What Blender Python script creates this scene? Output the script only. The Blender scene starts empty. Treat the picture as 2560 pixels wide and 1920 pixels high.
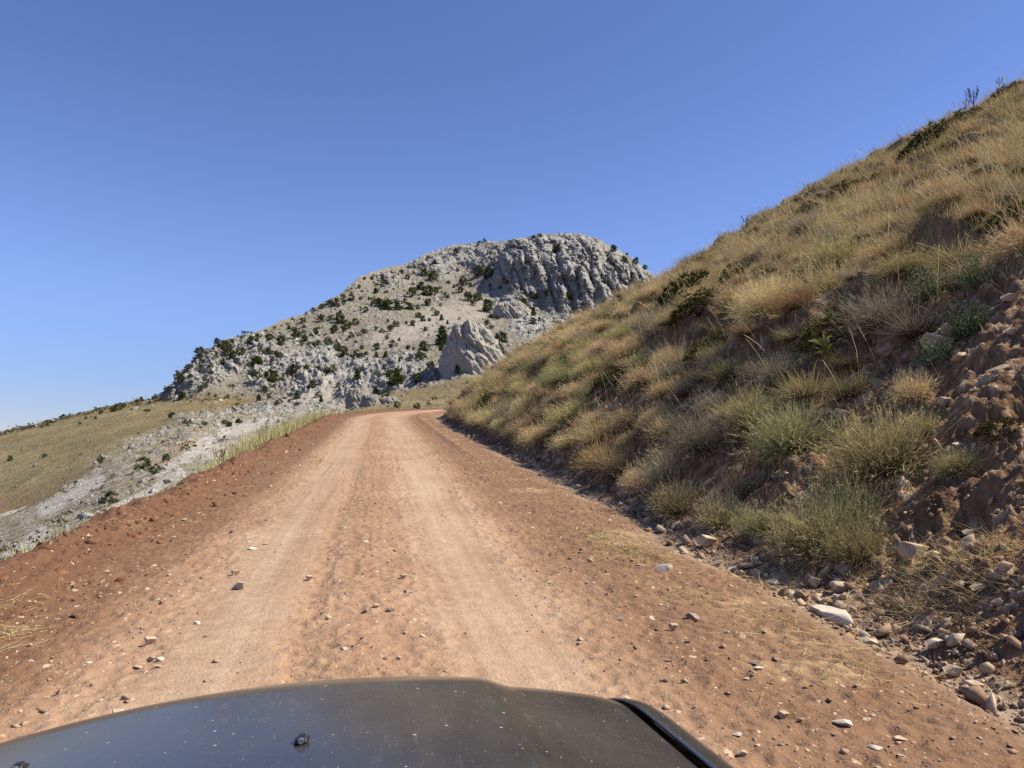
import bpy, bmesh, math, random
import numpy as np
from mathutils import Vector, Matrix

SC = bpy.context.scene
COL = SC.collection
R = math.radians

# ------------------------------------------------------------------ camera
SLOPE = 0.0764                       # the road climbs 7.6 %
F_PX, PW, PH = 1898.0, 2560, 1920    # focal length in pixels of the 2560 px frame
CAM = np.array([0.0, 0.0, 1.75])
YAW, PITCH = 0.1722, math.atan(170 / F_PX)
cd = bpy.data.cameras.new("camera")
cd.sensor_width = 36.0
cd.lens = 36.0 * F_PX / PW
cd.clip_start, cd.clip_end = 0.05, 20000
cam = bpy.data.objects.new("camera", cd)
cam.location = CAM
cam.rotation_euler = (math.pi / 2 + PITCH, 0, -YAW)
COL.objects.link(cam)
SC.camera = cam

# ------------------------------------------------------------------ sky and sun
SUN_AZ, SUN_EL = R(103), R(50)
wd = bpy.data.worlds.new("World")
SC.world = wd
wd.use_nodes = True
wn = wd.node_tree
wn.nodes.clear()
sky = wn.nodes.new("ShaderNodeTexSky")
sky.sky_type = 'NISHITA'
sky.sun_disc = False
sky.sun_elevation, sky.sun_rotation = SUN_EL, SUN_AZ
sky.altitude, sky.air_density, sky.dust_density, sky.ozone_density = 1400, 1.3, 0.0, 8.0
bg = wn.nodes.new("ShaderNodeBackground")
bg.inputs[1].default_value = 0.10
wo = wn.nodes.new("ShaderNodeOutputWorld")
tint = wn.nodes.new("ShaderNodeMix")
tint.data_type, tint.blend_type = 'RGBA', 'MULTIPLY'
tint.inputs[0].default_value = 1.0
tc_w = wn.nodes.new("ShaderNodeTexCoord")
sep_w = wn.nodes.new("ShaderNodeSeparateXYZ")
wn.links.new(tc_w.outputs["Generated"], sep_w.inputs[0])
ramp_w = wn.nodes.new("ShaderNodeValToRGB")               # clear mountain air: violet-blue overhead, less white at the horizon
ramp_w.color_ramp.interpolation = 'EASE'
re_ = ramp_w.color_ramp.elements
re_[0].position, re_[0].color = 0.03, (0.62, 0.585, 0.765, 1)
re_[1].position, re_[1].color = 0.22, (0.97, 0.84, 1.0, 1)
re3 = re_.new(0.5)
re3.color = (0.86, 0.765, 0.90, 1)
gain_w = wn.nodes.new("ShaderNodeVectorMath")
gain_w.operation = 'SCALE'
gain_w.inputs["Scale"].default_value = 0.97
wn.links.new(sep_w.outputs[2], ramp_w.inputs[0])
wn.links.new(ramp_w.outputs[0], gain_w.inputs[0])
wn.links.new(gain_w.outputs[0], tint.inputs[7])
wn.links.new(sky.outputs[0], tint.inputs[6])
wn.links.new(tint.outputs[2], bg.inputs[0])
wn.links.new(bg.outputs[0], wo.inputs[0])
ld = bpy.data.lights.new("sun", 'SUN')
ld.energy, ld.angle, ld.color = 5.0, R(0.53), (1.0, 0.915, 0.765)
sun = bpy.data.objects.new("sun", ld)
SD = Vector((math.sin(SUN_AZ) * math.cos(SUN_EL), math.cos(SUN_AZ) * math.cos(SUN_EL), math.sin(SUN_EL)))
sun.rotation_euler = SD.to_track_quat('Z', 'Y').to_euler()
sun.location = (30, 10, 60)
COL.objects.link(sun)
vs = SC.view_settings
vs.view_transform, vs.look, vs.exposure, vs.gamma = 'Standard', 'None', 0.72, 1.0
SC.cycles.max_bounces = 6
SC.cycles.use_denoising = False

# ------------------------------------------------------------------ maths helpers
_rt = np.array([math.cos(YAW), -math.sin(YAW), 0])
_fw = np.array([math.sin(YAW) * math.cos(PITCH), math.cos(YAW) * math.cos(PITCH), math.sin(PITCH)])
_up = np.cross(_rt, _fw)


def rays(px, py):
    px, py = np.asarray(px, float), np.asarray(py, float)
    d = _fw + ((px - 1280) / F_PX)[..., None] * _rt - ((py - 960) / F_PX)[..., None] * _up
    return d / np.linalg.norm(d, axis=-1, keepdims=True)


def project(p):
    d = np.asarray(p, float) - CAM
    w = d @ _fw
    return 1280 + F_PX * (d @ _rt) / w, 960 - F_PX * (d @ _up) / w


def sstep(a, b, x):
    t = np.clip((np.asarray(x, float) - a) / (b - a), 0, 1)
    return t * t * (3 - 2 * t)


_prng = np.random.RandomState(11)
PERM = np.concatenate([_prng.permutation(256)] * 3).astype(np.int32)
GRAD = _prng.normal(size=(256, 3)).astype(np.float32)
GRAD /= np.linalg.norm(GRAD, axis=1, keepdims=True)


def perlin(p):
    p = np.asarray(p, np.float32)
    i = np.floor(p).astype(np.int32)
    f = p - i
    i &= 255
    u = f * f * f * (f * (f * 6 - 15) + 10)
    out = np.zeros(len(p), np.float32)
    for dx in (0, 1):
        wx = u[:, 0] if dx else 1 - u[:, 0]
        ax = PERM[i[:, 0] + dx]
        for dy in (0, 1):
            wy = u[:, 1] if dy else 1 - u[:, 1]
            ay = PERM[ax + i[:, 1] + dy]
            for dz in (0, 1):
                wz = u[:, 2] if dz else 1 - u[:, 2]
                g = GRAD[PERM[ay + i[:, 2] + dz]]
                out += wx * wy * wz * (g[:, 0] * (f[:, 0] - dx) + g[:, 1] * (f[:, 1] - dy) + g[:, 2] * (f[:, 2] - dz))
    return out * 1.6


def fbm(p, octaves=4, gain=0.5, lac=2.03):
    p = np.asarray(p, np.float32)
    a, s, o = 1.0, 0.0, 0.0
    for k in range(octaves):
        o = o + a * perlin(p + 17.3 * k)
        s += a
        a *= gain
        p = p * lac
    return o / s


def ridged(p, octaves=4, gain=0.5, lac=2.1):
    p = np.asarray(p, np.float32)
    a, s, o = 1.0, 0.0, 0.0
    for k in range(octaves):
        o = o + a * (1 - 2 * np.abs(perlin(p + 31.7 * k)))
        s += a
        a *= gain
        p = p * lac
    return o / s


def worley2(p, seed=0):
    """nearest feature distance, a random number and offset per cell"""
    p = np.asarray(p, np.float32)
    i = np.floor(p).astype(np.int32)
    best = np.full(len(p), 9.0, np.float32)
    rnd = np.zeros(len(p), np.float32)
    for dx in (-1, 0, 1):
        for dy in (-1, 0, 1):
            c = PERM[(PERM[(i[:, 0] + dx + seed) & 255] + i[:, 1] + dy) & 255]
            fx = i[:, 0] + dx + 0.15 + 0.7 * PERM[c + 57] / 255.0
            fy = i[:, 1] + dy + 0.15 + 0.7 * PERM[c + 101] / 255.0
            d = (fx - p[:, 0]) ** 2 + (fy - p[:, 1]) ** 2
            m = d < best
            best[m] = d[m]
            rnd[m] = PERM[c + 199][m] / 255.0
    return np.sqrt(best), rnd


def lerp(a, b, t):
    return np.asarray(a) + (np.asarray(b) - np.asarray(a)) * np.asarray(t)[..., None]


# ------------------------------------------------------------------ mesh helpers
ALBEDO = 0.80        # overall level of the natural surface colours


def mesh_np(name, verts, faces, mat=None, col=None, smooth=True, alpha=None):
    verts = np.ascontiguousarray(verts, np.float32)
    faces = np.ascontiguousarray(faces, np.int32)
    n, k = faces.shape
    me = bpy.data.meshes.new(name)
    me.vertices.add(len(verts))
    me.vertices.foreach_set("co", verts.ravel())
    me.loops.add(n * k)
    me.loops.foreach_set("vertex_index", faces.ravel())
    me.polygons.add(n)
    me.polygons.foreach_set("loop_start", np.arange(0, n * k, k, dtype=np.int32))
    if smooth:
        me.polygons.foreach_set("use_smooth", np.ones(n, bool))
    me.update(calc_edges=True)
    if col is not None:
        c4 = np.ones((len(verts), 4), np.float32)
        c4[:, :3] = np.clip(np.asarray(col) * ALBEDO, 0, 1)
        if alpha is not None:
            c4[:, 3] = alpha
        at = me.attributes.new("col", 'FLOAT_COLOR', 'POINT')
        at.data.foreach_set("color", c4.ravel())
    if mat:
        me.materials.append(mat)
    return me


def link(name, me, parent=None, loc=None):
    o = bpy.data.objects.new(name, me)
    COL.objects.link(o)
    if parent:
        o.parent = parent
    if loc is not None:
        o.location = loc
    return o


def tag(o, label=None, cat=None, group=None, kind=None):
    if label:
        o["label"] = label
    if cat:
        o["category"] = cat
    if group:
        o["group"] = group
    if kind:
        o["kind"] = kind
    return o


def empty(name, loc, label=None, cat=None, group=None):
    o = bpy.data.objects.new(name, None)
    o.empty_display_size = 0.2
    COL.objects.link(o)
    o.location = loc
    return tag(o, label, cat, group)


def grid_faces(nr, nc, base=0):
    a = (np.arange(nr - 1)[:, None] * nc + np.arange(nc - 1)[None, :]).ravel() + base
    return np.stack([a, a + 1, a + nc + 1, a + nc], 1)


# ------------------------------------------------------------------ materials
def nodes_of(name):
    m = bpy.data.materials.new(name)
    m.use_nodes = True
    nt = m.node_tree
    nt.nodes.clear()
    return m, nt, nt.nodes, nt.links


def mat_ground(name, scales, amp=0.25, bump=0.4, bump_dist=0.02, rough=0.95, spec=0.15):
    """vertex colour of the ground broken up by two noises, with bump"""
    m, nt, N, L = nodes_of(name)
    at = N.new("ShaderNodeAttribute"); at.attribute_name = "col"
    tc = N.new("ShaderNodeTexCoord")
    n1 = N.new("ShaderNodeTexNoise"); n1.inputs["Scale"].default_value = scales[0]; n1.inputs["Detail"].default_value = 6; n1.inputs["Roughness"].default_value = 0.7
    n2 = N.new("ShaderNodeTexNoise"); n2.inputs["Scale"].default_value = scales[1]; n2.inputs["Detail"].default_value = 4
    for n in (n1, n2):
        L.new(tc.outputs["Object"], n.inputs["Vector"])
    mr = N.new("ShaderNodeMapRange"); mr.inputs[1].default_value = 0.25; mr.inputs[2].default_value = 0.75
    mr.inputs[3].default_value = 1 - amp; mr.inputs[4].default_value = 1 + amp
    L.new(n1.outputs[0], mr.inputs[0])
    mx = N.new("ShaderNodeMix"); mx.data_type = 'RGBA'; mx.blend_type = 'MULTIPLY'; mx.inputs[0].default_value = 1
    L.new(at.outputs[0], mx.inputs[6]); L.new(mr.outputs[0], mx.inputs[7])
    ad = N.new("ShaderNodeMath"); ad.operation = 'ADD'
    L.new(n1.outputs[0], ad.inputs[0]); L.new(n2.outputs[0], ad.inputs[1])
    bp = N.new("ShaderNodeBump"); bp.inputs["Strength"].default_value = bump; bp.inputs["Distance"].default_value = bump_dist
    L.new(ad.outputs[0], bp.inputs["Height"])
    b = N.new("ShaderNodeBsdfPrincipled"); b.inputs["Roughness"].default_value = rough; b.inputs["Specular IOR Level"].default_value = spec
    L.new(mx.outputs[2], b.inputs["Base Color"]); L.new(bp.outputs[0], b.inputs["Normal"])
    o = N.new("ShaderNodeOutputMaterial"); L.new(b.outputs[0], o.inputs[0])
    return m


def mat_foliage(name, trans=0.3, vary=0.25, hue=0.02):
    """blades and leaves: the colour of each blade, varied from plant to plant, partly translucent"""
    m, nt, N, L = nodes_of(name)
    at = N.new("ShaderNodeAttribute"); at.attribute_name = "col"
    oi = N.new("ShaderNodeObjectInfo")
    mr = N.new("ShaderNodeMapRange"); mr.inputs[3].default_value = 1 - vary; mr.inputs[4].default_value = 1 + vary
    mh = N.new("ShaderNodeMapRange"); mh.inputs[3].default_value = 0.5 - hue; mh.inputs[4].default_value = 0.5 + hue
    wn_ = N.new("ShaderNodeTexWhiteNoise"); wn_.noise_dimensions = '1D'
    L.new(oi.outputs["Random"], wn_.inputs["W"])
    L.new(oi.outputs["Random"], mr.inputs[0]); L.new(wn_.outputs[0], mh.inputs[0])
    hs = N.new("ShaderNodeHueSaturation")
    L.new(at.outputs[0], hs.inputs["Color"]); L.new(mr.outputs[0], hs.inputs["Value"]); L.new(mh.outputs[0], hs.inputs["Hue"])
    d = N.new("ShaderNodeBsdfDiffuse"); t = N.new("ShaderNodeBsdfTranslucent")
    L.new(hs.outputs[0], d.inputs[0]); L.new(hs.outputs[0], t.inputs[0])
    x = N.new("ShaderNodeMixShader"); x.inputs[0].default_value = trans
    L.new(d.outputs[0], x.inputs[1]); L.new(t.outputs[0], x.inputs[2])
    o = N.new("ShaderNodeOutputMaterial"); L.new(x.outputs[0], o.inputs[0])
    return m


def mat_rock(name, c1, c2, c3, scale=2.0, vary=0.15, bump=0.45, dist=0.0022):
    m, nt, N, L = nodes_of(name)
    tc = N.new("ShaderNodeTexCoord"); oi = N.new("ShaderNodeObjectInfo")
    va = N.new("ShaderNodeVectorMath"); va.operation = 'ADD'
    cb = N.new("ShaderNodeCombineXYZ")
    ml = N.new("ShaderNodeMath"); ml.operation = 'MULTIPLY'; ml.inputs[1].default_value = 40
    L.new(oi.outputs["Random"], ml.inputs[0])
    L.new(ml.outputs[0], cb.inputs[0]); L.new(ml.outputs[0], cb.inputs[1])
    L.new(tc.outputs["Object"], va.inputs[0]); L.new(cb.outputs[0], va.inputs[1])
    c1, c2, c3 = ([v * 0.85 for v in q] for q in (c1, c2, c3))
    n1 = N.new("ShaderNodeTexNoise"); n1.inputs["Scale"].default_value = scale; n1.inputs["Detail"].default_value = 8; n1.inputs["Roughness"].default_value = 0.65
    n2 = N.new("ShaderNodeTexNoise"); n2.inputs["Scale"].default_value = scale * 6; n2.inputs["Detail"].default_value = 6
    L.new(va.outputs[0], n1.inputs["Vector"]); L.new(va.outputs[0], n2.inputs["Vector"])
    cr = N.new("ShaderNodeValToRGB")
    e = cr.color_ramp.elements
    e[0].position, e[0].color = 0.33, (*c1, 1)
    e[1].position, e[1].color = 0.68, (*c3, 1)
    k = e.new(0.5); k.color = (*c2, 1)
    L.new(n1.outputs[0], cr.inputs[0])
    hs = N.new("ShaderNodeHueSaturation")
    mr = N.new("ShaderNodeMapRange"); mr.inputs[3].default_value = 1 - vary; mr.inputs[4].default_value = 1 + vary
    L.new(oi.outputs["Random"], mr.inputs[0]); L.new(mr.outputs[0], hs.inputs["Value"]); L.new(cr.outputs[0], hs.inputs["Color"])
    bp = N.new("ShaderNodeBump"); bp.inputs["Strength"].default_value = bump; bp.inputs["Distance"].default_value = dist
    L.new(n2.outputs[0], bp.inputs["Height"])
    b = N.new("ShaderNodeBsdfPrincipled"); b.inputs["Roughness"].default_value = 0.9; b.inputs["Specular IOR Level"].default_value = 0.2
    L.new(hs.outputs[0], b.inputs["Base Color"]); L.new(bp.outputs[0], b.inputs["Normal"])
    o = N.new("ShaderNodeOutputMaterial"); L.new(b.outputs[0], o.inputs[0])
    return m


def mat_plain(name, c, rough=0.5, metal=0.0, spec=0.5, noise=0.1, scale=8):
    m, nt, N, L = nodes_of(name)
    tc = N.new("ShaderNodeTexCoord")
    n1 = N.new("ShaderNodeTexNoise"); n1.inputs["Scale"].default_value = scale; n1.inputs["Detail"].default_value = 4
    L.new(tc.outputs["Object"], n1.inputs["Vector"])
    mr = N.new("ShaderNodeMapRange"); mr.inputs[3].default_value = 1 - noise; mr.inputs[4].default_value = 1 + noise
    L.new(n1.outputs[0], mr.inputs[0])
    mx = N.new("ShaderNodeMix"); mx.data_type = 'RGBA'; mx.blend_type = 'MULTIPLY'; mx.inputs[0].default_value = 1
    mx.inputs[6].default_value = (*c, 1); L.new(mr.outputs[0], mx.inputs[7])
    b = N.new("ShaderNodeBsdfPrincipled")
    b.inputs["Roughness"].default_value = rough; b.inputs["Metallic"].default_value = metal; b.inputs["Specular IOR Level"].default_value = spec
    L.new(mx.outputs[2], b.inputs["Base Color"])
    o = N.new("ShaderNodeOutputMaterial"); L.new(b.outputs[0], o.inputs[0])
    return m


def add_pebbles(m, layers):
    """crisp pebbles pressed into a ground material; their density is the alpha of its colour attribute"""
    nt = m.node_tree
    N, L = nt.nodes, nt.links
    b = next(n for n in N if n.type == 'BSDF_PRINCIPLED')
    at = next(n for n in N if n.type == 'ATTRIBUTE')
    tc = next(n for n in N if n.type == 'TEX_COORD')
    src = b.inputs["Base Color"].links[0].from_socket
    nz = N.new("ShaderNodeTexNoise"); nz.inputs["Scale"].default_value = 30; nz.inputs["Detail"].default_value = 3
    L.new(tc.outputs["Object"], nz.inputs["Vector"])
    mxv = N.new("ShaderNodeMix"); mxv.data_type = 'RGBA'; mxv.blend_type = 'LINEAR_LIGHT'; mxv.inputs[0].default_value = 0.016
    L.new(tc.outputs["Object"], mxv.inputs[6]); L.new(nz.outputs["Color"], mxv.inputs[7])
    for scale, thr, c1, c2 in layers:
        mp = N.new("ShaderNodeMapping"); mp.inputs["Scale"].default_value = (1.0, 0.8, 0.6)
        L.new(mxv.outputs[2], mp.inputs[0])
        v = N.new("ShaderNodeTexVoronoi"); v.inputs["Scale"].default_value = scale
        L.new(mp.outputs[0], v.inputs["Vector"])
        sp = N.new("ShaderNodeSeparateColor"); L.new(v.outputs["Color"], sp.inputs[0])
        k = N.new("ShaderNodeMath"); k.operation = 'MULTIPLY'; k.inputs[1].default_value = thr
        L.new(at.outputs["Alpha"], k.inputs[0])
        lt = N.new("ShaderNodeMath"); lt.operation = 'LESS_THAN'; L.new(sp.outputs[0], lt.inputs[0]); L.new(k.outputs[0], lt.inputs[1])
        rr = N.new("ShaderNodeMath"); rr.operation = 'MULTIPLY_ADD'; rr.inputs[1].default_value = 0.26; rr.inputs[2].default_value = 0.12
        L.new(sp.outputs[1], rr.inputs[0])
        ld_ = N.new("ShaderNodeMath"); ld_.operation = 'LESS_THAN'; L.new(v.outputs["Distance"], ld_.inputs[0]); L.new(rr.outputs[0], ld_.inputs[1])
        fac = N.new("ShaderNodeMath"); fac.operation = 'MULTIPLY'; L.new(lt.outputs[0], fac.inputs[0]); L.new(ld_.outputs[0], fac.inputs[1])
        cm = N.new("ShaderNodeMix"); cm.data_type = 'RGBA'; cm.inputs[6].default_value = (*c1, 1); cm.inputs[7].default_value = (*c2, 1)
        L.new(sp.outputs[2], cm.inputs[0])
        mx = N.new("ShaderNodeMix"); mx.data_type = 'RGBA'
        L.new(fac.outputs[0], mx.inputs[0]); L.new(src, mx.inputs[6]); L.new(cm.outputs[2], mx.inputs[7])
        src = mx.outputs[2]
    L.new(src, b.inputs["Base Color"])


M_FAR = mat_ground("far_slope_ground", (0.9, 3.0), 0.30, 0.8, 0.6)
M_ROAD = mat_ground("red_earth_road", (9.0, 45.0), 0.16, 0.55, 0.025)
add_pebbles(M_ROAD, [(14, 0.12, (0.32, 0.22, 0.15), (0.53, 0.43, 0.32)), (32, 0.15, (0.28, 0.18, 0.125), (0.52, 0.41, 0.30)), (75, 0.22, (0.17, 0.105, 0.075), (0.48, 0.37, 0.27))])
M_HILL = mat_ground("hillside_earth", (5.0, 24.0), 0.28, 0.8, 0.05)
M_CRAG = mat_ground("limestone", (0.8, 2.6), 0.22, 0.8, 0.5)
M_FOL = mat_foliage("dry_foliage", 0.22, 0.28, 0.015)
M_JUN = mat_foliage("juniper_foliage", 0.12, 0.3, 0.02)
M_STONE = mat_rock("tan_stone", (0.36, 0.25, 0.16), (0.50, 0.38, 0.26), (0.62, 0.52, 0.40), 3.0)
M_PALE = mat_rock("pale_limestone", (0.40, 0.335, 0.255), (0.60, 0.52, 0.41), (0.72, 0.64, 0.53), 3.0)
M_DARK = mat_rock("dark_stone", (0.20, 0.14, 0.11), (0.31, 0.23, 0.18), (0.42, 0.33, 0.26), 3.0)
M_BARK = mat_plain("bark", (0.12, 0.09, 0.065), 0.9, noise=0.3, scale=20)

# ------------------------------------------------------------------ the road
ARC_Y, ARC_R = 50.0, 28.0          # straight to y = 50, then a bend to the right


def lateral(x, y):
    """signed distance to the right of the road's centre line"""
    x, y = np.asarray(x, float), np.asarray(y, float)
    rad = ARC_R - np.hypot(x - ARC_R, y - ARC_Y)
    east = ARC_R - (y - ARC_Y)
    return np.where(y < ARC_Y, x, np.where(x < ARC_R, rad, east))


def road_rise(y):
    return 0.45 * sstep(38, 76, y)


def plane_z(y):
    return SLOPE * y + road_rise(y)


def build_road():
    s = np.concatenate([np.linspace(-16, 2.1, 150), np.exp(np.linspace(math.log(2.2), math.log(122), 1150))])
    lat = np.concatenate([np.linspace(-8.5, -5.2, 60)[:-1], np.linspace(-5.2, 4.75, 520)])
    S_, L_ = np.meshgrid(s, lat, indexing='ij')
    th = np.clip((S_ - ARC_Y) / ARC_R, 0, math.pi / 2)
    ext = np.maximum(S_ - ARC_Y - ARC_R * math.pi / 2, 0)
    cx = ARC_R - ARC_R * np.cos(th) + ext
    cy = np.minimum(S_, ARC_Y) + ARC_R * np.sin(th)
    x = (cx + L_ * np.cos(th)).ravel()
    y = (cy - L_ * np.sin(th)).ravel()
    l, ss = L_.ravel(), S_.ravel()
    wob = 0.10 * perlin(np.stack([ss * 0.13, ss * 0, ss * 0], 1)) + 0.03 * perlin(np.stack([ss * 0.6, ss * 0 + 9, ss * 0], 1))
    lw = l + wob
    q = np.stack([x, y, np.zeros_like(x)], 1)
    # along-road streaks: noise stretched along the driving direction
    st = fbm(np.stack([lw * 3.2, ss * 0.10, ss * 0], 1), 4, 0.6)
    st2 = fbm(np.stack([lw * 11, ss * 0.16, ss * 0 + 5], 1), 3, 0.6)
    big = fbm(q * 0.55, 4)
    med = fbm(q * 2.6 + 7, 4, 0.6)
    fine = fbm(q * 11 + 3, 3, 0.6)
    edge = fbm(q * 1.1 + 20, 3)
    trackL = np.exp(-np.abs((lw + 1.10 + 0.2 * edge) / 0.60) ** 2.6)
    trackR = np.exp(-np.abs((lw - 0.88 + 0.2 * edge) / 0.58) ** 2.6)
    track = np.maximum(trackL, trackR)
    rut = np.exp(-((lw + 0.52) / 0.16) ** 2)          # the soft rut left of the middle
    # heights
    h = -0.022 * track - 0.03 * rut - 0.080 * np.clip(-l - 0.4, 0, 2.9)
    side = 1 - sstep(0.5, 1.0, track)
    h = h + (0.012 * st + 0.006 * st2) * (0.4 + 0.6 * side) + side * (0.040 * med + 0.034 * fine) + 0.006 * med * track + 0.025 * big
    # berm of pushed-up red earth along the left edge
    bc = -3.6 + 0.22 * perlin(np.stack([ss * 0.35, ss * 0 + 4, ss * 0], 1))
    berm = np.exp(-((l - bc) / 0.42) ** 2)
    lump = 0.6 + 1.1 * fbm(np.stack([x * 1.1, y * 0.9, x * 0], 1) + 40, 3)
    clod = ridged(q * 1.9 + 11, 4, 0.55)
    bh = np.interp(ss, [0, 9, 14, 25, 50, 70], [0.16, 0.19, 0.22, 0.22, 0.20, 0.16])
    h = h + berm * bh * np.clip(lump, 0.1, 1.6) + np.clip(berm * 1.6, 0, 1) * (0.11 * clod + 0.05 * fbm(q * 6 + 2, 4, 0.65))
    # outside of the berm the fill falls away
    out = np.clip(bc - 0.35 - l, 0, None)
    h = h - 0.62 * out - 0.10 * out * fbm(q * 0.8 + 3, 3)
    # ditch on the right and rise of its far side
    dn = 3.72 + 0.28 * perlin(np.stack([ss * 0.4, ss * 0 + 14, ss * 0], 1))
    ditch = np.exp(-((l - dn) / 0.26) ** 2)
    h = h - 0.10 * ditch
    # small ledge on the right past the bend's start
    ridge_r = np.exp(-((l - 2.55 - 0.15 * big) / 0.16) ** 2) * sstep(16, 28, ss) * (1 - sstep(60, 80, ss))
    h = h + 0.06 * ridge_r
    # stones pressed into the surface
    dens = np.clip(0.22 + 0.45 * side + 0.35 * np.exp(-(lw + 0.15) ** 2 / 0.2), 0, 1) * np.clip(0.8 + 1.3 * med, 0.1, 1.6)
    dens = np.where(l < -2.9, dens * 0.5, dens) * (l > -4.3)
    for sc_, sd, rad, thr in ((6.5, 3, 0.34, 0.06), (13.0, 9, 0.36, 0.14)):
        d, r = worley2(np.stack([l * sc_ + 0.5 * fine, ss * sc_ * 0.9 + 0.5 * med], 1), sd)
        rr = rad * (0.35 + 0.65 * ((r * 37) % 1))
        h = h + (r < thr * dens) * np.clip((rr - d) / 0.12, 0, 1) * 0.06 / sc_
    z = plane_z(y) + h
    # colour
    c = lerp((0.30, 0.178, 0.108), (0.40, 0.250, 0.157), np.clip(0.5 + 0.9 * big + 0.5 * st, 0, 1))
    c = lerp(c, (0.195, 0.106, 0.060), np.clip(0.88 * sstep(-1.7, -2.5, l) + 0.7 * med * (l < -1.7), 0, 1))
    c = lerp(c, (0.212, 0.120, 0.070), np.clip(0.82 * sstep(1.4, 2.2, l) + 0.5 * med * (l > 1.5), 0, 1))
    tr = np.clip(track * (0.66 + 0.45 * st + 0.4 * st2 + 0.5 * med), 0, 0.92)
    c = lerp(c, (0.46, 0.325, 0.218), tr)
    c = lerp(c, (0.52, 0.385, 0.27), np.clip(track * (0.5 * st + 0.6 * big + 0.1), 0, 0.8))
    c = lerp(c, (0.40, 0.245, 0.150), rut * 0.75)
    c = lerp(c, (0.165, 0.085, 0.050), np.clip(sstep(-2.65, -3.15, l), 0, 1) * np.clip(0.85 + 0.5 * fine, 0, 1))
    c = lerp(c, (0.33, 0.28, 0.13), sstep(-4.0, -4.4, l) * np.clip(0.75 + med, 0, 1))       # dry grass thatch on the outer bank
    c = lerp(c, (0.36, 0.29, 0.22), np.clip(ditch * (0.7 + med), 0, 1) * 0.8)
    straw = np.clip(sstep(0.05, 0.4, fbm(q * 0.9 + 60, 4, 0.6)) * sstep(1.9, 3.0, l), 0, 1)
    c = lerp(c, (0.50, 0.36, 0.19), straw * np.clip(0.4 + 1.2 * fine, 0, 0.8))
    c = c * (1 + 0.22 * fine + 0.12 * st2 + 0.10 * med * side)[:, None]
    nr, nc = S_.shape
    v = np.stack([x, y, z], 1)
    me = mesh_np("road", v, grid_faces(nr, nc)[:, ::-1], M_ROAD, c, alpha=dens)
    tag(link("road", me), "red earth track with two pale wheel tracks climbing to a right bend", kind="structure")
    return v.reshape(nr, nc, 3), s, lat


ROAD_V, ROAD_S, ROAD_L = build_road()


def road_point(x, y):
    """point on the straight part of the built road surface"""
    i = int(np.clip(np.searchsorted(ROAD_S, y), 0, len(ROAD_S) - 1))
    j = int(np.clip(np.searchsorted(ROAD_L, x), 0, len(ROAD_L) - 1))
    return ROAD_V[i, j]


# ------------------------------------------------------------------ the hillside on the right
PD = [(-40, -0.9), (3.3, -0.7), (3.85, -0.12), (4.2, 0.10), (4.6, 0.52), (5.2, 1.2), (6, 1.95), (8, 3.5), (10, 4.75), (12, 5.85), (14, 6.95), (17, 8.5),
      (20, 10.2), (25, 13.5), (30, 16.6), (40, 21.0), (60, 26), (90, 28)]
PX_, PZ_ = np.array(PD).T


def hill_h(x, y):
    d = lateral(x, y)
    near = 1 - sstep(6, 13, y)
    h = np.interp(d, PX_, PZ_)
    h2 = np.interp(d, [-40, 3.3, 3.85, 4.3, 5.0, 6.0, 7.5, 9, 12, 90], [-0.9, -0.7, -0.15, 0.12, 0.62, 1.35, 2.65, 3.9, 5.95, 29])
    return h * (1 - near * (d < 12)) + h2 * near * (d < 12)


def hill_z(x, y):
    return SLOPE * np.asarray(y, float) + road_rise(y) * (1 - sstep(3, 8, lateral(x, y))) + hill_h(x, y)


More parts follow.
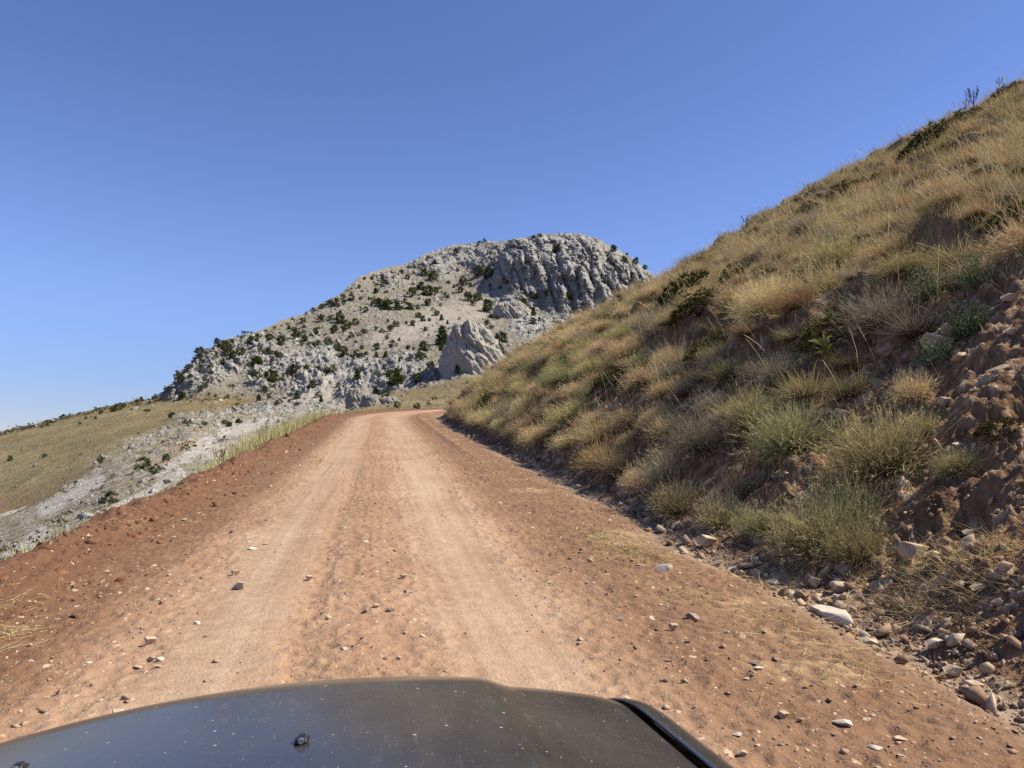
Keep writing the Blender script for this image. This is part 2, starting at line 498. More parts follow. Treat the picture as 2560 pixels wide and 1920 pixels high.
def build_hill():
    ys = np.concatenate([np.linspace(-16, 1.4, 60), np.exp(np.linspace(math.log(1.6), math.log(81), 820))])
    xs = 3.2 + (np.exp(np.linspace(0, math.log(34), 760)) - 1) * 2.2
    Y, X = np.meshgrid(ys, xs, indexing='ij')
    x, y = X.ravel(), Y.ravel()
    d = lateral(x, y)
    wob = (0.30 * fbm(np.stack([y * 0.55, x * 0.2, x * 0], 1) + 3, 2) + 0.20 * fbm(np.stack([y * 1.9, x * 0.9, x * 0], 1) + 8, 3)) * (1 - sstep(6, 9, d))
    z = hill_z(x + wob, y)
    q = np.stack([x, y, z * 0.6], 1)
    up = sstep(4.0, 5.0, d)
    near = (1 - sstep(7.5, 12.5, y + 0.35 * (x - 4))) * (1 - sstep(8.5, 12, x))
    z = z + up * (0.42 * fbm(q * 0.45, 3) + 0.30 * fbm(q * 1.1 + 5, 4)) + sstep(3.9, 4.3, d) * 0.05 * ridged(q * 4 + 2, 4, 0.6)
    cl = ridged(q * 2.2 + 9, 5, 0.6)
    z = z + near * sstep(4.1, 4.9, d) * (0.13 * cl + 0.05 * fbm(q * 9, 3, 0.6))
    # terracettes: small steps running along the slope, each with a steep riser
    tt = d / 2.3 + 1.1 * fbm(q * 0.28 + 30, 3) + 0.25 * fbm(q * 1.1 + 50, 2)
    fr = tt - np.floor(tt)
    z = z + sstep(6.0, 7.5, d) * (0.95 * np.clip(0.6 + 1.2 * fbm(q * 0.4 + 70, 2), 0, 1.1)) * (sstep(0.0, 0.42, fr) - fr) * (1 - near)
    # dark hollows washed out of the cut bank
    for hx, hy, hw in ((5.25, 6.05, 0.20), (6.5, 6.3, 0.36), (5.0, 9.3, 0.3), (4.7, 13.5, 0.4)):
        z = z - 0.32 * np.exp(-(((x - hx) / hw) ** 2 + ((y - hy) / (hw * 1.2)) ** 2) ** 2)
    med, fine, big = fbm(q * 2.2 + 8, 4, 0.6), fbm(q * 9 + 1, 3, 0.6), fbm(q * 0.35 + 4, 3)
    c = lerp((0.15, 0.10, 0.052), (0.30, 0.22, 0.115), np.clip(0.5 + med + 0.5 * big, 0, 1))
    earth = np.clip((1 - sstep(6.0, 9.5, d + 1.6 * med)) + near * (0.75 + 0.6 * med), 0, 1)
    ec = lerp((0.105, 0.056, 0.028), (0.29, 0.175, 0.095), np.clip(0.45 + 1.1 * fine + 0.5 * med + 0.25 * near, 0, 1))  # deep brown soil, coloured darker still to deepen the shade between shrubs
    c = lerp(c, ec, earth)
    pale = np.zeros_like(z)
    for sc_, sd, thr in ((4.0, 5, 0.20), (9.0, 15, 0.3)):
        dd, r = worley2(np.stack([x * sc_ + 0.4 * fine, y * sc_ * 0.8 + z * sc_ * 0.7], 1), sd)
        m = (r < thr) * np.clip((0.34 - dd) / 0.08, 0, 1) * np.clip(earth * 1.2, 0, 1) * (y < 22)
        pale = np.maximum(pale, m)
        z = z + m * 0.16 / sc_
    c = lerp(c, lerp((0.42, 0.29, 0.18), (0.60, 0.46, 0.31), np.clip(0.5 + fine, 0, 1)), pale * 0.85)
    c = c * (1 + 0.18 * fine)[:, None]
    v = np.stack([x, y, z], 1)
    nr, nc = X.shape
    f = grid_faces(nr, nc)
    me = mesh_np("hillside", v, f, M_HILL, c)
    tag(link("hillside", me), "steep grassy slope rising to the right of the road", kind="structure")
    return v.reshape(nr, nc, 3), ys, xs


HILL_V, HILL_Y, HILL_X = build_hill()


def hill_points(x, y):
    i = np.clip(np.searchsorted(HILL_Y, y), 0, len(HILL_Y) - 1)
    j = np.clip(np.searchsorted(HILL_X, x), 0, len(HILL_X) - 1)
    return HILL_V[i, j].astype(float)


def hill_at(px, py):
    """where the line of sight of a photo pixel meets the slope or the road"""
    d = rays(px, py)
    t = np.exp(np.linspace(math.log(2.5), math.log(130), 2500))
    p = CAM + t[:, None] * d
    hz = np.maximum(hill_z(p[:, 0], p[:, 1]), SLOPE * p[:, 1] + road_rise(p[:, 1]) - 0.5 * np.clip(-3.9 - p[:, 0], 0, None))
    k = np.nonzero(p[:, 2] < hz)[0]
    p = p[k[0]] if len(k) else p[-1]
    if lateral(p[0], p[1]) > 3.9:
        return hill_points(p[0], p[1])
    return np.array(road_point(p[0], p[1]), float) if p[1] < 49 else p


# ------------------------------------------------------------------ valley and mountain
# lines that run across the view, each given as (bearing px, height py, distance m); surfaces are stretched between them
LINES = {
    'a': [(-600, 1780, 13), (0, 1640, 15), (280, 1540, 19), (450, 1430, 22), (640, 1330, 26), (850, 1240, 42), (1000, 1190, 75), (1170, 1190, 80), (1400, 1190, 80), (2100, 1190, 80)],
    'b': [(-600, 1560, 34), (0, 1440, 38), (280, 1290, 50), (450, 1200, 64), (640, 1115, 92), (850, 1045, 100), (1000, 1024, 105), (1170, 1021, 108), (1400, 1021, 110), (2100, 1020, 110)],
    'c': [(-600, 1380, 90), (0, 1290, 95), (150, 1215, 105), (260, 1150, 120), (330, 1105, 140), (400, 1080, 150), (470, 1040, 170), (640, 1030, 185), (850, 1022, 165), (1000, 1008, 140), (1170, 985, 145), (1400, 965, 150), (2100, 950, 150)],
    'd': [(-600, 1165, 270), (0, 1092, 285), (150, 1055, 288), (280, 1023, 292), (400, 1010, 270), (450, 1008, 255), (520, 1012, 245), (640, 1018, 232), (760, 1012, 228), (850, 1008, 222), (1000, 985, 205), (1100, 965, 198), (1170, 948, 200), (1400, 915, 210), (2100, 890, 210)],
    'e': [(-600, 1160, 276), (0, 1088, 290), (150, 1051, 294), (280, 1019, 298), (400, 1000, 284), (450, 978, 274), (520, 965, 268), (640, 960, 275), (850, 925, 280), (1000, 890, 290), (1170, 865, 300), (1400, 850, 320), (1700, 850, 340), (2100, 850, 340)],
    'f': [(-600, 1157, 282), (0, 1085, 296), (150, 1048, 299), (280, 1016, 303), (400, 996, 292), (450, 958, 285), (520, 920, 290), (640, 895, 315), (850, 825, 360), (1000, 770, 410), (1170, 755, 440), (1300, 765, 430), (1450, 800, 420), (1650, 800, 430), (2100, 850, 430)],
    'g': [(-600, 1155, 287), (0, 1083.5, 302), (150, 1046.5, 305), (280, 1014.5, 309), (400, 994.5, 297), (450, 950, 292), (520, 893, 300), (640, 850, 350), (850, 765, 410), (1000, 700, 480), (1170, 660, 520), (1300, 640, 470), (1450, 655, 455), (1650, 725, 455), (2100, 852, 450)],
    'h': [(-600, 1153, 293), (-300, 1128, 298), (0, 1082, 308), (60, 1068, 309), (150, 1045, 311), (230, 1025, 313), (280, 1013, 315), (320, 1005, 312), (400, 993, 303), (430, 977, 300), (450, 946, 299), (470, 930, 299), (500, 892, 303), (540, 862, 312), (600, 840, 332), (650, 828, 355), (700, 801, 375),
          (760, 785, 400), (800, 761, 420), (850, 736, 440), (900, 691, 465), (960, 671, 500), (1020, 660, 530), (1060, 641, 545), (1100, 625, 555), (1150, 610, 560), (1200, 607, 555), (1260, 605, 540), (1330, 592, 525), (1400, 585, 515), (1460, 590, 505), (1500, 601, 500), (1540, 625, 495), (1580, 650, 490), (1620, 680, 485),
          (1650, 700, 480), (1750, 770, 470), (1900, 850, 460), (2100, 860, 460)],
}
SEGS = [('a', 'b', 46), ('b', 'c', 170), ('c', 'd', 150), ('d', 'e', 130), ('e', 'f', 130), ('f', 'g', 130), ('g', 'h', 90)]


def blob(px, py, items):
    o = np.zeros(px.shape, np.float32)
    for cx, cy, rx, ry in items:
        o = np.maximum(o, 1 - sstep(0.45, 1.35, np.sqrt(((px - cx) / rx) ** 2 + ((py - cy) / ry) ** 2)))
    return o


def capsules(px, py, items):
    o = np.zeros(px.shape, np.float32)
    for x0, y0, x1, y1, w0, w1 in items:
        dx, dy = x1 - x0, y1 - y0
        t = np.clip(((px - x0) * dx + (py - y0) * dy) / (dx * dx + dy * dy), 0, 1)
        d = np.hypot(px - x0 - t * dx, py - y0 - t * dy)
        o = np.maximum(o, 1 - sstep(0.6, 1.3, d / (w0 + (w1 - w0) * t)))
    return o


def smooth1(a, n):
    k = np.hanning(n + 2)[1:-1]
    k /= k.sum()
    return np.convolve(np.pad(a, n // 2, mode='edge'), k, mode='valid')[:len(a)]


def build_far():
    pxs = np.concatenate([np.arange(-560, -20, 4.0), np.arange(-20, 1760, 1.7), np.arange(1760, 2100, 6.0)])
    nc = len(pxs)
    keys = 'abcdefgh'
    P, D = [], []
    for k in keys:
        a = np.array(LINES[k], float)
        n = 9 if k == 'h' else 41
        P.append(smooth1(np.interp(pxs, a[:, 0], a[:, 1]), n))
        D.append(smooth1(np.interp(pxs, a[:, 0], np.log(a[:, 2])), 61))
    P, D = np.array(P), np.array(D)
    for k in range(1, 8):                                   # keep the lines in order
        P[k] = np.minimum(P[k], P[k - 1] - 0.4)
        D[k] = np.maximum(D[k], D[k - 1] + 0.004)

    def tangents(V):
        s = np.diff(V, axis=0)
        m = np.zeros_like(V)
        a, b = s[:-1], s[1:]
        m[1:-1] = np.where(a * b > 0, 2 * a * b / (a + b + 1e-12 * np.sign(a + b + 1e-30)), 0)
        m[0], m[-1] = s[0], s[-1]
        return m
    MP, MD = tangents(P), tangents(D)
    rowsP, rowsD, rowid = [], [], []
    for si, (k0, k1, n) in enumerate(SEGS):
        for t in np.linspace(0, 1, n, endpoint=(si == len(SEGS) - 1)):
            h00, h10, h01, h11 = 2 * t**3 - 3 * t**2 + 1, t**3 - 2 * t**2 + t, -2 * t**3 + 3 * t**2, t**3 - t**2
            rowsP.append(h00 * P[si] + h10 * MP[si] + h01 * P[si + 1] + h11 * MP[si + 1])
            rowsD.append(h00 * D[si] + h10 * MD[si] + h01 * D[si + 1] + h11 * MD[si + 1])
            rowid.append(si + t)
    py, r = np.array(rowsP), np.exp(np.array(rowsD))
    rowid = np.array(rowid)
    nvis = len(py)
    px = np.broadcast_to(pxs, py.shape)
    pos = CAM + rays(px, py) * r[..., None]
    # the far side, rolling down behind the skyline
    back = []
    top = pos[-1]
    dirh = (top - CAM) * np.array([1, 1, 0])
    dirh /= np.linalg.norm(dirh, axis=1, keepdims=True)
    for k in range(1, 15):
        back.append(top + dirh * (k * 14.0) - np.array([0, 0, 1.0]) * (0.35 * k * k + 1.5 * k))
    pos = np.concatenate([pos, np.array(back)])
    nr = len(pos)
    py = np.concatenate([py, np.repeat(py[-1:], nr - nvis, 0)])
    px = np.broadcast_to(pxs, py.shape)
    rid = np.concatenate([rowid, np.full(nr - nvis, 7.0)])[:, None] * np.ones((1, nc))
    V = pos.reshape(-1, 3)
    X, Yp, RI = px.ravel(), py.ravel(), rid.ravel()
    n_big, n_med, n_fin = fbm(V * 0.018, 4), fbm(V * 0.09 + 5, 4, 0.6), fbm(V * 0.45 + 9, 4, 0.6)
    wx, wy = X + 14 * n_med, Yp + 12 * n_med + 8 * n_big
    mtn = sstep(3.0, 3.25, RI) * sstep(380, 450, X)
    cliff = capsules(wx, wy, [(1260, 690, 1300, 620, 26, 26), (1310, 690, 1360, 640, 65, 60), (1430, 700, 1440, 650, 95, 75), (1560, 740, 1560, 690, 80, 60), (1660, 790, 1640, 740, 90, 60), (1480, 790, 1600, 800, 60, 70)])
    rock = blob(wx, wy, [(530, 915, 85, 40), (470, 950, 40, 38), (420, 985, 22, 14), (690, 925, 95, 55), (760, 955, 80, 36), (815, 895, 50, 26), (900, 935, 90, 40), (990, 955, 90, 45), (1050, 960, 70, 40),
                         (1000, 905, 50, 30), (1090, 655, 85, 45), (1180, 640, 95, 42), (1230, 625, 80, 30), (980, 700, 40, 22), (1290, 770, 55, 30), (640, 870, 60, 22), (1330, 820, 60, 30),
                         (880, 990, 45, 32), (1120, 960, 120, 30), (1440, 830, 90, 50)]) * mtn
    rock = rock * np.clip(0.75 + 1.7 * n_med + 0.8 * n_big + 0.5 * n_fin, 0, 1)
    rock = np.maximum(rock, cliff * mtn)
    chute = capsules(wx, wy, [(1235, 700, 1195, 775, 14, 26), (1190, 775, 1060, 815, 26, 36), (1060, 815, 950, 850, 30, 20), (862, 935, 760, 1010, 13, 46), (780, 1012, 850, 1020, 22, 16), (700, 1018, 800, 1020, 12, 20), (1240, 745, 1330, 790, 12, 14)])
    scree_line = np.interp(X, [-600, 0, 150, 260, 330, 400, 470, 640, 850, 2100], [1420, 1300, 1215, 1150, 1105, 1080, 1036, 1016, 1012, 900])
    val = 1 - sstep(2.9, 3.15, RI)
    wob = 22 * n_med + 26 * n_big
    scree = sstep(-14, 16, Yp + wob - scree_line) * (1 - sstep(820, 900, X + wob)) * val
    tongue = capsules(wx, wy, [(112, 1270, 250, 1195, 20, 13), (400, 1185, 530, 1112, 14, 22), (520, 1150, 690, 1085, 16, 22), (200, 1340, 450, 1185, 12, 14), (-20, 1420, 110, 1330, 22, 14), (560, 1085, 700, 1050, 16, 10), (-20, 1300, 60, 1260, 6, 4)]) * val
    meadow = (1 - scree) * val
    # displacement ---------------------------------------------------------
    rad = (V - CAM) * np.array([1, 1, 0.25])
    rad /= np.linalg.norm(rad, axis=1, keepdims=True)
    dist = np.linalg.norm(V - CAM, axis=1)
    az = np.arctan2(V[:, 0], V[:, 1]) * 480
    # leaning flutes of the cliff
    flu = np.stack([az / 21 + V[:, 2] / 70 + 0.35 * n_med, V[:, 2] / 46, dist / 120], 1)
    f1 = ridged(flu, 3, 0.5)
    lean_ = az + 0.28 * V[:, 2] + 3.0 * n_med
    w1, r1 = worley2(np.stack([lean_ / 9.0, V[:, 2] / 34 + 0.3 * n_med], 1), 5)
    w2, r2 = worley2(np.stack([lean_ / 4.0 + 0.4 * n_fin, V[:, 2] / 11 + 0.4 * n_fin], 1), 25)
    f2 = (0.9 - 1.9 * w1 * w1 + 0.9 * (r1 - 0.5)) + 0.55 * (0.8 - 1.7 * w2 * w2 + 0.8 * (r2 - 0.5))
    f3 = ridged(V * np.array([0.30, 0.30, 0.20]) + 3, 3, 0.6)
    rk = ridged(V * np.array([0.11, 0.11, 0.075]) + 13, 5, 0.58)
    top_fade = 1 - 0.55 * sstep(6.55, 7.0, RI)
    disp = -(cliff * mtn) * (7.0 * f1 + 6.0 * f2 + 1.0 * f3) * top_fade
    rockonly = rock * (1 - cliff * 0.8)
    dz = rockonly * (2.0 * rk + 1.0 * f3) * top_fade
    disp = disp - rockonly * (2.2 * rk + 2.2 * f2) * top_fade
    dz = dz + mtn * (1 - rock) * (1.1 * n_med + 0.55 * n_fin + 2.2 * n_big * (1 - sstep(6.5, 7, RI)))
    dz = dz + val * np.clip(dist / 150, 0.1, 1) * (0.6 * n_med + 0.22 * n_fin) + meadow * (1 - sstep(2.6, 3, RI)) * 1.2 * n_big * np.clip(dist / 150, 0, 1)
    # blocks and boulders standing out of the ground
    bl = np.zeros(len(V), np.float32)
    dens0 = np.clip(0.46 * mtn * (1 - chute) + 0.5 * rock + 0.42 * scree * (1 - tongue * 0.7) + 0.02, 0, 0.9)
    dens0 = dens0 * np.clip(0.65 + 1.4 * n_big + 1.1 * n_med, 0.03, 2) * (1 - 0.8 * blob(wx, wy, [(545, 1000, 100, 22), (1290, 815, 60, 36)]))
    for cell, sd, amp in ((2.9, 31, 0.62), (1.3, 77, 0.34)):
        d_, rn = worley2(np.stack([V[:, 0] / cell + 0.25 * n_fin, V[:, 1] / cell * 0.8 + V[:, 2] / cell * 0.8], 1), sd)
        m = (rn < dens0 * 0.75) * np.sqrt(np.clip(1 - (d_ / (0.28 + 0.3 * ((rn * 91) % 1))) ** 2, 0, 1)) * (dist > cell * 58)
        bl = np.maximum(bl, np.clip(m * 1.6, 0, 1))
        dz = dz + m * amp * (0.5 + (rn * 53) % 1)
    V2 = V + rad * disp[:, None]
    V2[:, 2] += dz
    # colour ------------------------------------------------------------------
    tan = lerp((0.212, 0.186, 0.143), (0.288, 0.254, 0.202), np.clip(0.5 + 0.9 * n_med + 0.5 * n_big, 0, 1))
    tan = lerp(tan, (0.24, 0.233, 0.215), np.clip(0.5 + 1.4 * n_fin + 0.9 * n_med, 0, 0.85))
    tan = lerp(tan, (0.25, 0.21, 0.11), np.clip(0.35 + 1.1 * n_fin + 0.5 * n_big, 0, 0.7) * mtn)
    mead = lerp((0.20, 0.16, 0.078), (0.285, 0.232, 0.122), np.clip(0.5 + 1.3 * n_med + 0.9 * n_big + 0.5 * n_fin, 0, 1))
    mead = lerp(mead, (0.12, 0.10, 0.045), np.clip(2.2 * fbm(V * np.array([0.05, 0.05, 0.2]) + 24, 4, 0.65) - 0.35, 0, 0.8))
    mead = lerp(mead, (0.25, 0.17, 0.088), np.clip(1.6 * fbm(V * np.array([0.02, 0.02, 0.12]) + 44, 3), 0, 0.8))
    mead = lerp(mead, (0.31, 0.25, 0.12), np.clip(1.5 * n_fin - 0.2, 0, 0.6))
    c = lerp(mead, tan, mtn * (1 - blob(wx, wy, [(545, 1000, 120, 26)])))
    sc_c = lerp((0.22, 0.175, 0.11), (0.40, 0.355, 0.28), np.clip(0.5 + 1.6 * n_fin + 1.0 * n_med, 0, 1))
    sc_c = lerp(sc_c, (0.31, 0.27, 0.14), np.clip(0.15 + 1.5 * n_med + 0.8 * n_big, 0, 0.75))
    sc_c = lerp(sc_c, (0.48, 0.35, 0.22), blob(wx, wy, [(490, 1125, 80, 26), (420, 1160, 60, 16)]) * 0.8)
    c = lerp(c, sc_c, scree)
    c = lerp(c, (0.52, 0.485, 0.42), np.clip(tongue * (0.85 + 0.5 * n_fin), 0, 1))
    c = lerp(c, (0.385, 0.342, 0.285), chute * mtn * 0.9)
    c = lerp(c, (0.46, 0.415, 0.35), chute * (Yp > 900) * 0.7)
    rc = lerp((0.19, 0.185, 0.172), (0.43, 0.42, 0.392), np.clip(0.55 + 0.9 * n_med + 0.5 * f3, 0, 1))
    rc = lerp(rc, (0.15, 0.15, 0.15), np.clip(1.6 * fbm(np.stack([az / 4, V[:, 2] / 22, dist / 60], 1), 3) - 0.12, 0, 0.75))
    rc = lerp(rc, (0.48, 0.37, 0.255), np.clip(1.5 * n_big * n_med + 0.5 * n_med - 0.2, 0, 0.5))
    c = lerp(c, rc, np.clip(rock * 1.05 - 0.12 * (1 - cliff) * (rk < -0.15), 0, 1))
    c = lerp(c, lerp((0.24, 0.233, 0.215), (0.40, 0.39, 0.36), np.clip(0.5 + 1.2 * n_fin, 0, 1)), np.clip(bl * 1.3, 0, 1) * np.clip(0.25 + mtn + scree, 0, 0.85))
    c = c * (1 + 0.15 * n_fin)[:, None]
    f = grid_faces(nr, nc)
    split = sum(s[2] for s in SEGS[:3])
    nf = split * (nc - 1)
    nv = (split + 1) * nc
    me = mesh_np("valley", V2[:nv], f[:nf], M_FAR, c[:nv])
    tag(link("valley", me), "dry meadow and white scree falling away left of the road", kind="structure")
    me = mesh_np("mountain", V2[nv - nc:], f[nf:] - split * nc, M_FAR, c[nv - nc:])
    tag(link("mountain", me), "pale limestone mountain with a cliff at its summit", kind="structure")
    G = dict(pxs=pxs, py=py[:nvis], V=V2.reshape(nr, nc, 3)[:nvis], V0=V.reshape(nr, nc, 3)[:nvis], dens=dens0.reshape(nr, nc)[:nvis],
             scree=np.maximum(scree, 0).reshape(nr, nc)[:nvis], rock=rock.reshape(nr, nc)[:nvis], rid=rid[:nvis])
    return G


FAR = build_far()


def far_at(px, py):
    j = int(np.argmin(np.abs(FAR['pxs'] - px)))
    i = int(np.argmin(np.abs(FAR['py'][:, j] - py)))
    return FAR['V'][i, j].astype(float)


# far ground below everything, out to the horizon
gx = np.array([-9000, -3000, -900, -300, -100, 0, 100, 300, 900, 3000, 9000], float)
GX, GY = np.meshgrid(gx, gx, indexing='ij')
gz = np.full(GX.size, -14.0) + 6 * fbm(np.stack([GX.ravel() / 700, GY.ravel() / 700, GX.ravel() * 0], 1), 2)
gme = mesh_np("ground", np.stack([GX.ravel(), GY.ravel(), gz - 6], 1), grid_faces(11, 11)[:, ::-1], M_FAR, np.tile([[0.26, 0.2, 0.1]], (GX.size, 1)))
tag(link("ground", gme), "dry ground of the valley reaching to the horizon", kind="structure")

# ------------------------------------------------------------------ rocks
def hull_rock(seed, n=16, squash=(1, 1, 1)):
    """an angular stone: convex hull of random points, unit size, resting on z = 0"""
    rng = np.random.RandomState(seed)
    p = rng.normal(size=(n, 3))
    p /= np.linalg.norm(p, axis=1, keepdims=True)
    p *= rng.uniform(0.72, 1.0, (n, 1)) * np.array(squash) * 0.5
    bm = bmesh.new()
    for q in p:
        bm.verts.new(q)
    r = bmesh.ops.convex_hull(bm, input=bm.verts)
    bmesh.ops.delete(bm, geom=[g for g in r['geom_interior'] if isinstance(g, bmesh.types.BMVert)], context='VERTS')
    bmesh.ops.triangulate(bm, faces=bm.faces)
    bm.verts.index_update()
    v = np.array([w.co[:] for w in bm.verts])
    f = np.array([[w.index for w in q.verts] for q in bm.faces])
    bm.free()
    v[:, 2] -= v[:, 2].min()
    return v, f


def big_rock(seed, squash=(1, 0.8, 0.7), cuts=12, rough=0.05):
    """a broken block: a ball cut by random planes, then roughened; unit size, base sunk a little"""
    rng = np.random.RandomState(seed)
    bm = bmesh.new()
    bmesh.ops.create_icosphere(bm, subdivisions=4, radius=0.5)
    v = np.array([w.co[:] for w in bm.verts])
    f = np.array([[w.index for w in q.verts] for q in bm.faces])
    bm.free()
    for k in range(cuts):
        n = rng.normal(size=3)
        n /= np.linalg.norm(n)
        d = rng.uniform(0.17, 0.36)
        t = v @ n - d
        v = v - np.clip(t, 0, None)[:, None] * n * 0.97
    nn = v / (np.linalg.norm(v, axis=1, keepdims=True) + 1e-9)
    v = v + nn * (rough * fbm(v * 3.0 + seed, 4, 0.6) + rough * 0.5 * ridged(v * 7 + seed, 3))[:, None]
    v = v / (np.abs(v[:, :1]).max() * 2) * np.array(squash)
    v[:, 2] -= v[:, 2].min() + 0.13 * squash[2]
    return v, f


HULLS = [hull_rock(100 + k, 9 + k % 5, s) for k, s in enumerate([(1, .8, .6), (1, .7, .5), (1, .9, .8), (1, .6, .35), (1, .85, .45), (1, .75, .7), (1, .8, .3), (1, .95, .6), (1, .7, .4), (1, .6, .6)])]


def scatter_hulls(name, P, size, cols, mat, seed, tilt=0.25, sink=0.15, flat=1.0):
    """many small angular stones in one mesh"""
    rng = np.random.RandomState(seed)
    kind = rng.randint(0, len(HULLS), len(P))
    vs_, fs_, cs_ = [], [], []
    base = 0
    for k, (hv, hf) in enumerate(HULLS):
        m = np.nonzero(kind == k)[0]
        if not len(m):
            continue
        a = rng.uniform(0, 2 * math.pi, len(m))
        t1, t2 = np.clip(rng.normal(0, tilt, (2, len(m))), -0.8, 0.8)
        v = hv[None] * size[m][:, None, None] * rng.uniform(0.75, 1.25, (len(m), 1, 3)) * np.array([1, 1, flat])
        x = v[..., 0] * np.cos(a)[:, None] - v[..., 1] * np.sin(a)[:, None]
        y = v[..., 0] * np.sin(a)[:, None] + v[..., 1] * np.cos(a)[:, None]
        z = v[..., 2] + x * np.tan(t1)[:, None] + y * np.tan(t2)[:, None] - sink * size[m][:, None]
        w = np.stack([x, y, z], -1) + P[m][:, None, :]
        nv = len(hv)
        fs_.append((hf[None] + (base + np.arange(len(m)) * nv)[:, None, None]).reshape(-1, 3))
        vs_.append(w.reshape(-1, 3))
        cs_.append(np.repeat(cols[m], nv, 0))
        base += len(m) * nv
    return mesh_np(name, np.concatenate(vs_), np.concatenate(fs_), mat, np.concatenate(cs_), smooth=False)


def gravel():
    rng = np.random.RandomState(5)
    n = 34000
    y = np.exp(rng.uniform(math.log(3.2), math.log(48), n * 4))
    x = rng.uniform(-4.0, 3.9, n * 4)
    w = 0.30 + 0.55 * np.exp(-((x + 0.15) / 0.42) ** 2) + 0.9 * np.exp(-((x + 2.1) / 0.5) ** 2) + 0.85 * np.exp(-((x - 2.2) / 0.7) ** 2) + 0.5 * (x < -2.4) + 0.8 * (x > 3.2)
    w *= 1 - 0.72 * np.exp(-((x + 1.15) / 0.55) ** 4) - 0.55 * np.exp(-((x - 0.85) / 0.5) ** 4)
    w *= np.clip(0.75 + 1.4 * fbm(np.stack([x * 0.9, y * 0.45, x * 0], 1) + 70, 3, 0.6), 0.05, 2)
    k = rng.uniform(0, 1.5, n * 4) < w
    x, y = x[k][:n], y[k][:n]
    i = np.clip(np.searchsorted(ROAD_S, y), 0, len(ROAD_S) - 1)
    j = np.clip(np.searchsorted(ROAD_L, x), 0, len(ROAD_L) - 1)
    P = ROAD_V[i, j]
    size = np.clip(0.011 * rng.pareto(2.2, len(x)) + 0.010, 0, 0.075) * (0.8 + 0.02 * y)
    t = rng.uniform(0, 1, len(x))
    c = lerp((0.33, 0.20, 0.125), (0.62, 0.48, 0.34), t ** 1.6)
    dk = rng.uniform(0, 1, len(x)) < 0.10
    c[dk] = lerp((0.13, 0.085, 0.07), (0.24, 0.16, 0.13), t)[dk]
    me = scatter_hulls("gravel", P, size, c, M_HILL_S, 6, 0.2, 0.12, 0.7)
    tag(link("gravel", me), "loose gravel strewn along the red track", "gravel", kind="stuff")
    # rubble on the cut bank and in the ditch
    n = 15000
    y = np.exp(rng.uniform(math.log(3.6), math.log(40), n))
    x = 3.5 + rng.gamma(1.3, 0.75, n)
    near = (1 - sstep(7, 12, y)) * 1.0
    k = rng.uniform(0, 1, n) < np.clip(np.exp(-((x - 3.85) / 0.22) ** 2) * 0.6 * np.clip(0.5 + 1.6 * fbm(np.stack([x, y * 0.6, x * 0], 1) + 8, 2), 0.08, 1) + near * (x < 9.5) * 0.6 + 0.10 * (x < 5), 0, 1)
    x, y = x[k], y[k]
    zr = hill_points(x, y)
    i = np.clip(np.searchsorted(ROAD_S, y), 0, len(ROAD_S) - 1)
    j = np.clip(np.searchsorted(ROAD_L, x), 0, len(ROAD_L) - 1)
    P = zr.copy()
    P[:, 0], P[:, 1] = x, y
    rd = np.where(x < 4.6, ROAD_V[i, j][:, 2], -99)
    P[:, 2] = np.maximum(P[:, 2], rd)
    size = np.clip(0.026 * rng.pareto(1.8, len(x)) + 0.022, 0, 0.20) * (0.8 + 0.012 * y)
    t = rng.uniform(0, 1, len(x))
    c = lerp((0.27, 0.16, 0.092), (0.56, 0.42, 0.28), t ** 1.4)
    g = (np.exp(-((x - 3.85) / 0.3) ** 2) > rng.uniform(0.5, 1.4, len(x)))
    c[g] = lerp((0.26, 0.19, 0.13), (0.50, 0.41, 0.30), t)[g]
    me = scatter_hulls("rubble", P, size, c, M_HILL_S, 8, 0.4)
    tag(link("rubble", me), "broken stones filling the ditch and littering the cut bank", "rubble", kind="stuff")


M_HILL_S = mat_ground("loose_stone", (20.0, 60.0), 0.18, 0.5, 0.006)
gravel()


def boulder_field():
    rng = np.random.RandomState(15)
    pxs, py, V = FAR['pxs'], FAR['py'], FAR['V']
    nr, nc = py.shape
    n = 38000
    i, j = rng.randint(46, nr - 30, n * 3), rng.randint(100, nc - 60, n * 3)
    w = FAR['dens'][i, j]
    k = rng.uniform(0, 0.75, n * 3) < w
    i, j = i[k][:n], j[k][:n]
    P = V[i, j].astype(float)
    dist = np.linalg.norm(P - CAM, axis=1)
    base = np.clip(0.26 * rng.pareto(1.9, len(i)) + 0.20, 0, 3.0)
    size = base * np.clip(dist / 230, 0.45, 1.5)
    t = rng.uniform(0, 1, len(i))
    c = lerp((0.20, 0.193, 0.178), (0.50, 0.482, 0.435), t)
    me = scatter_hulls("scree_boulders", P, size, c, M_FAR, 16, 0.35, 0.2)
    tag(link("scree_boulders", me), "pale limestone boulders strewn over scree and mountain slope", "boulders", kind="stuff")


boulder_field()


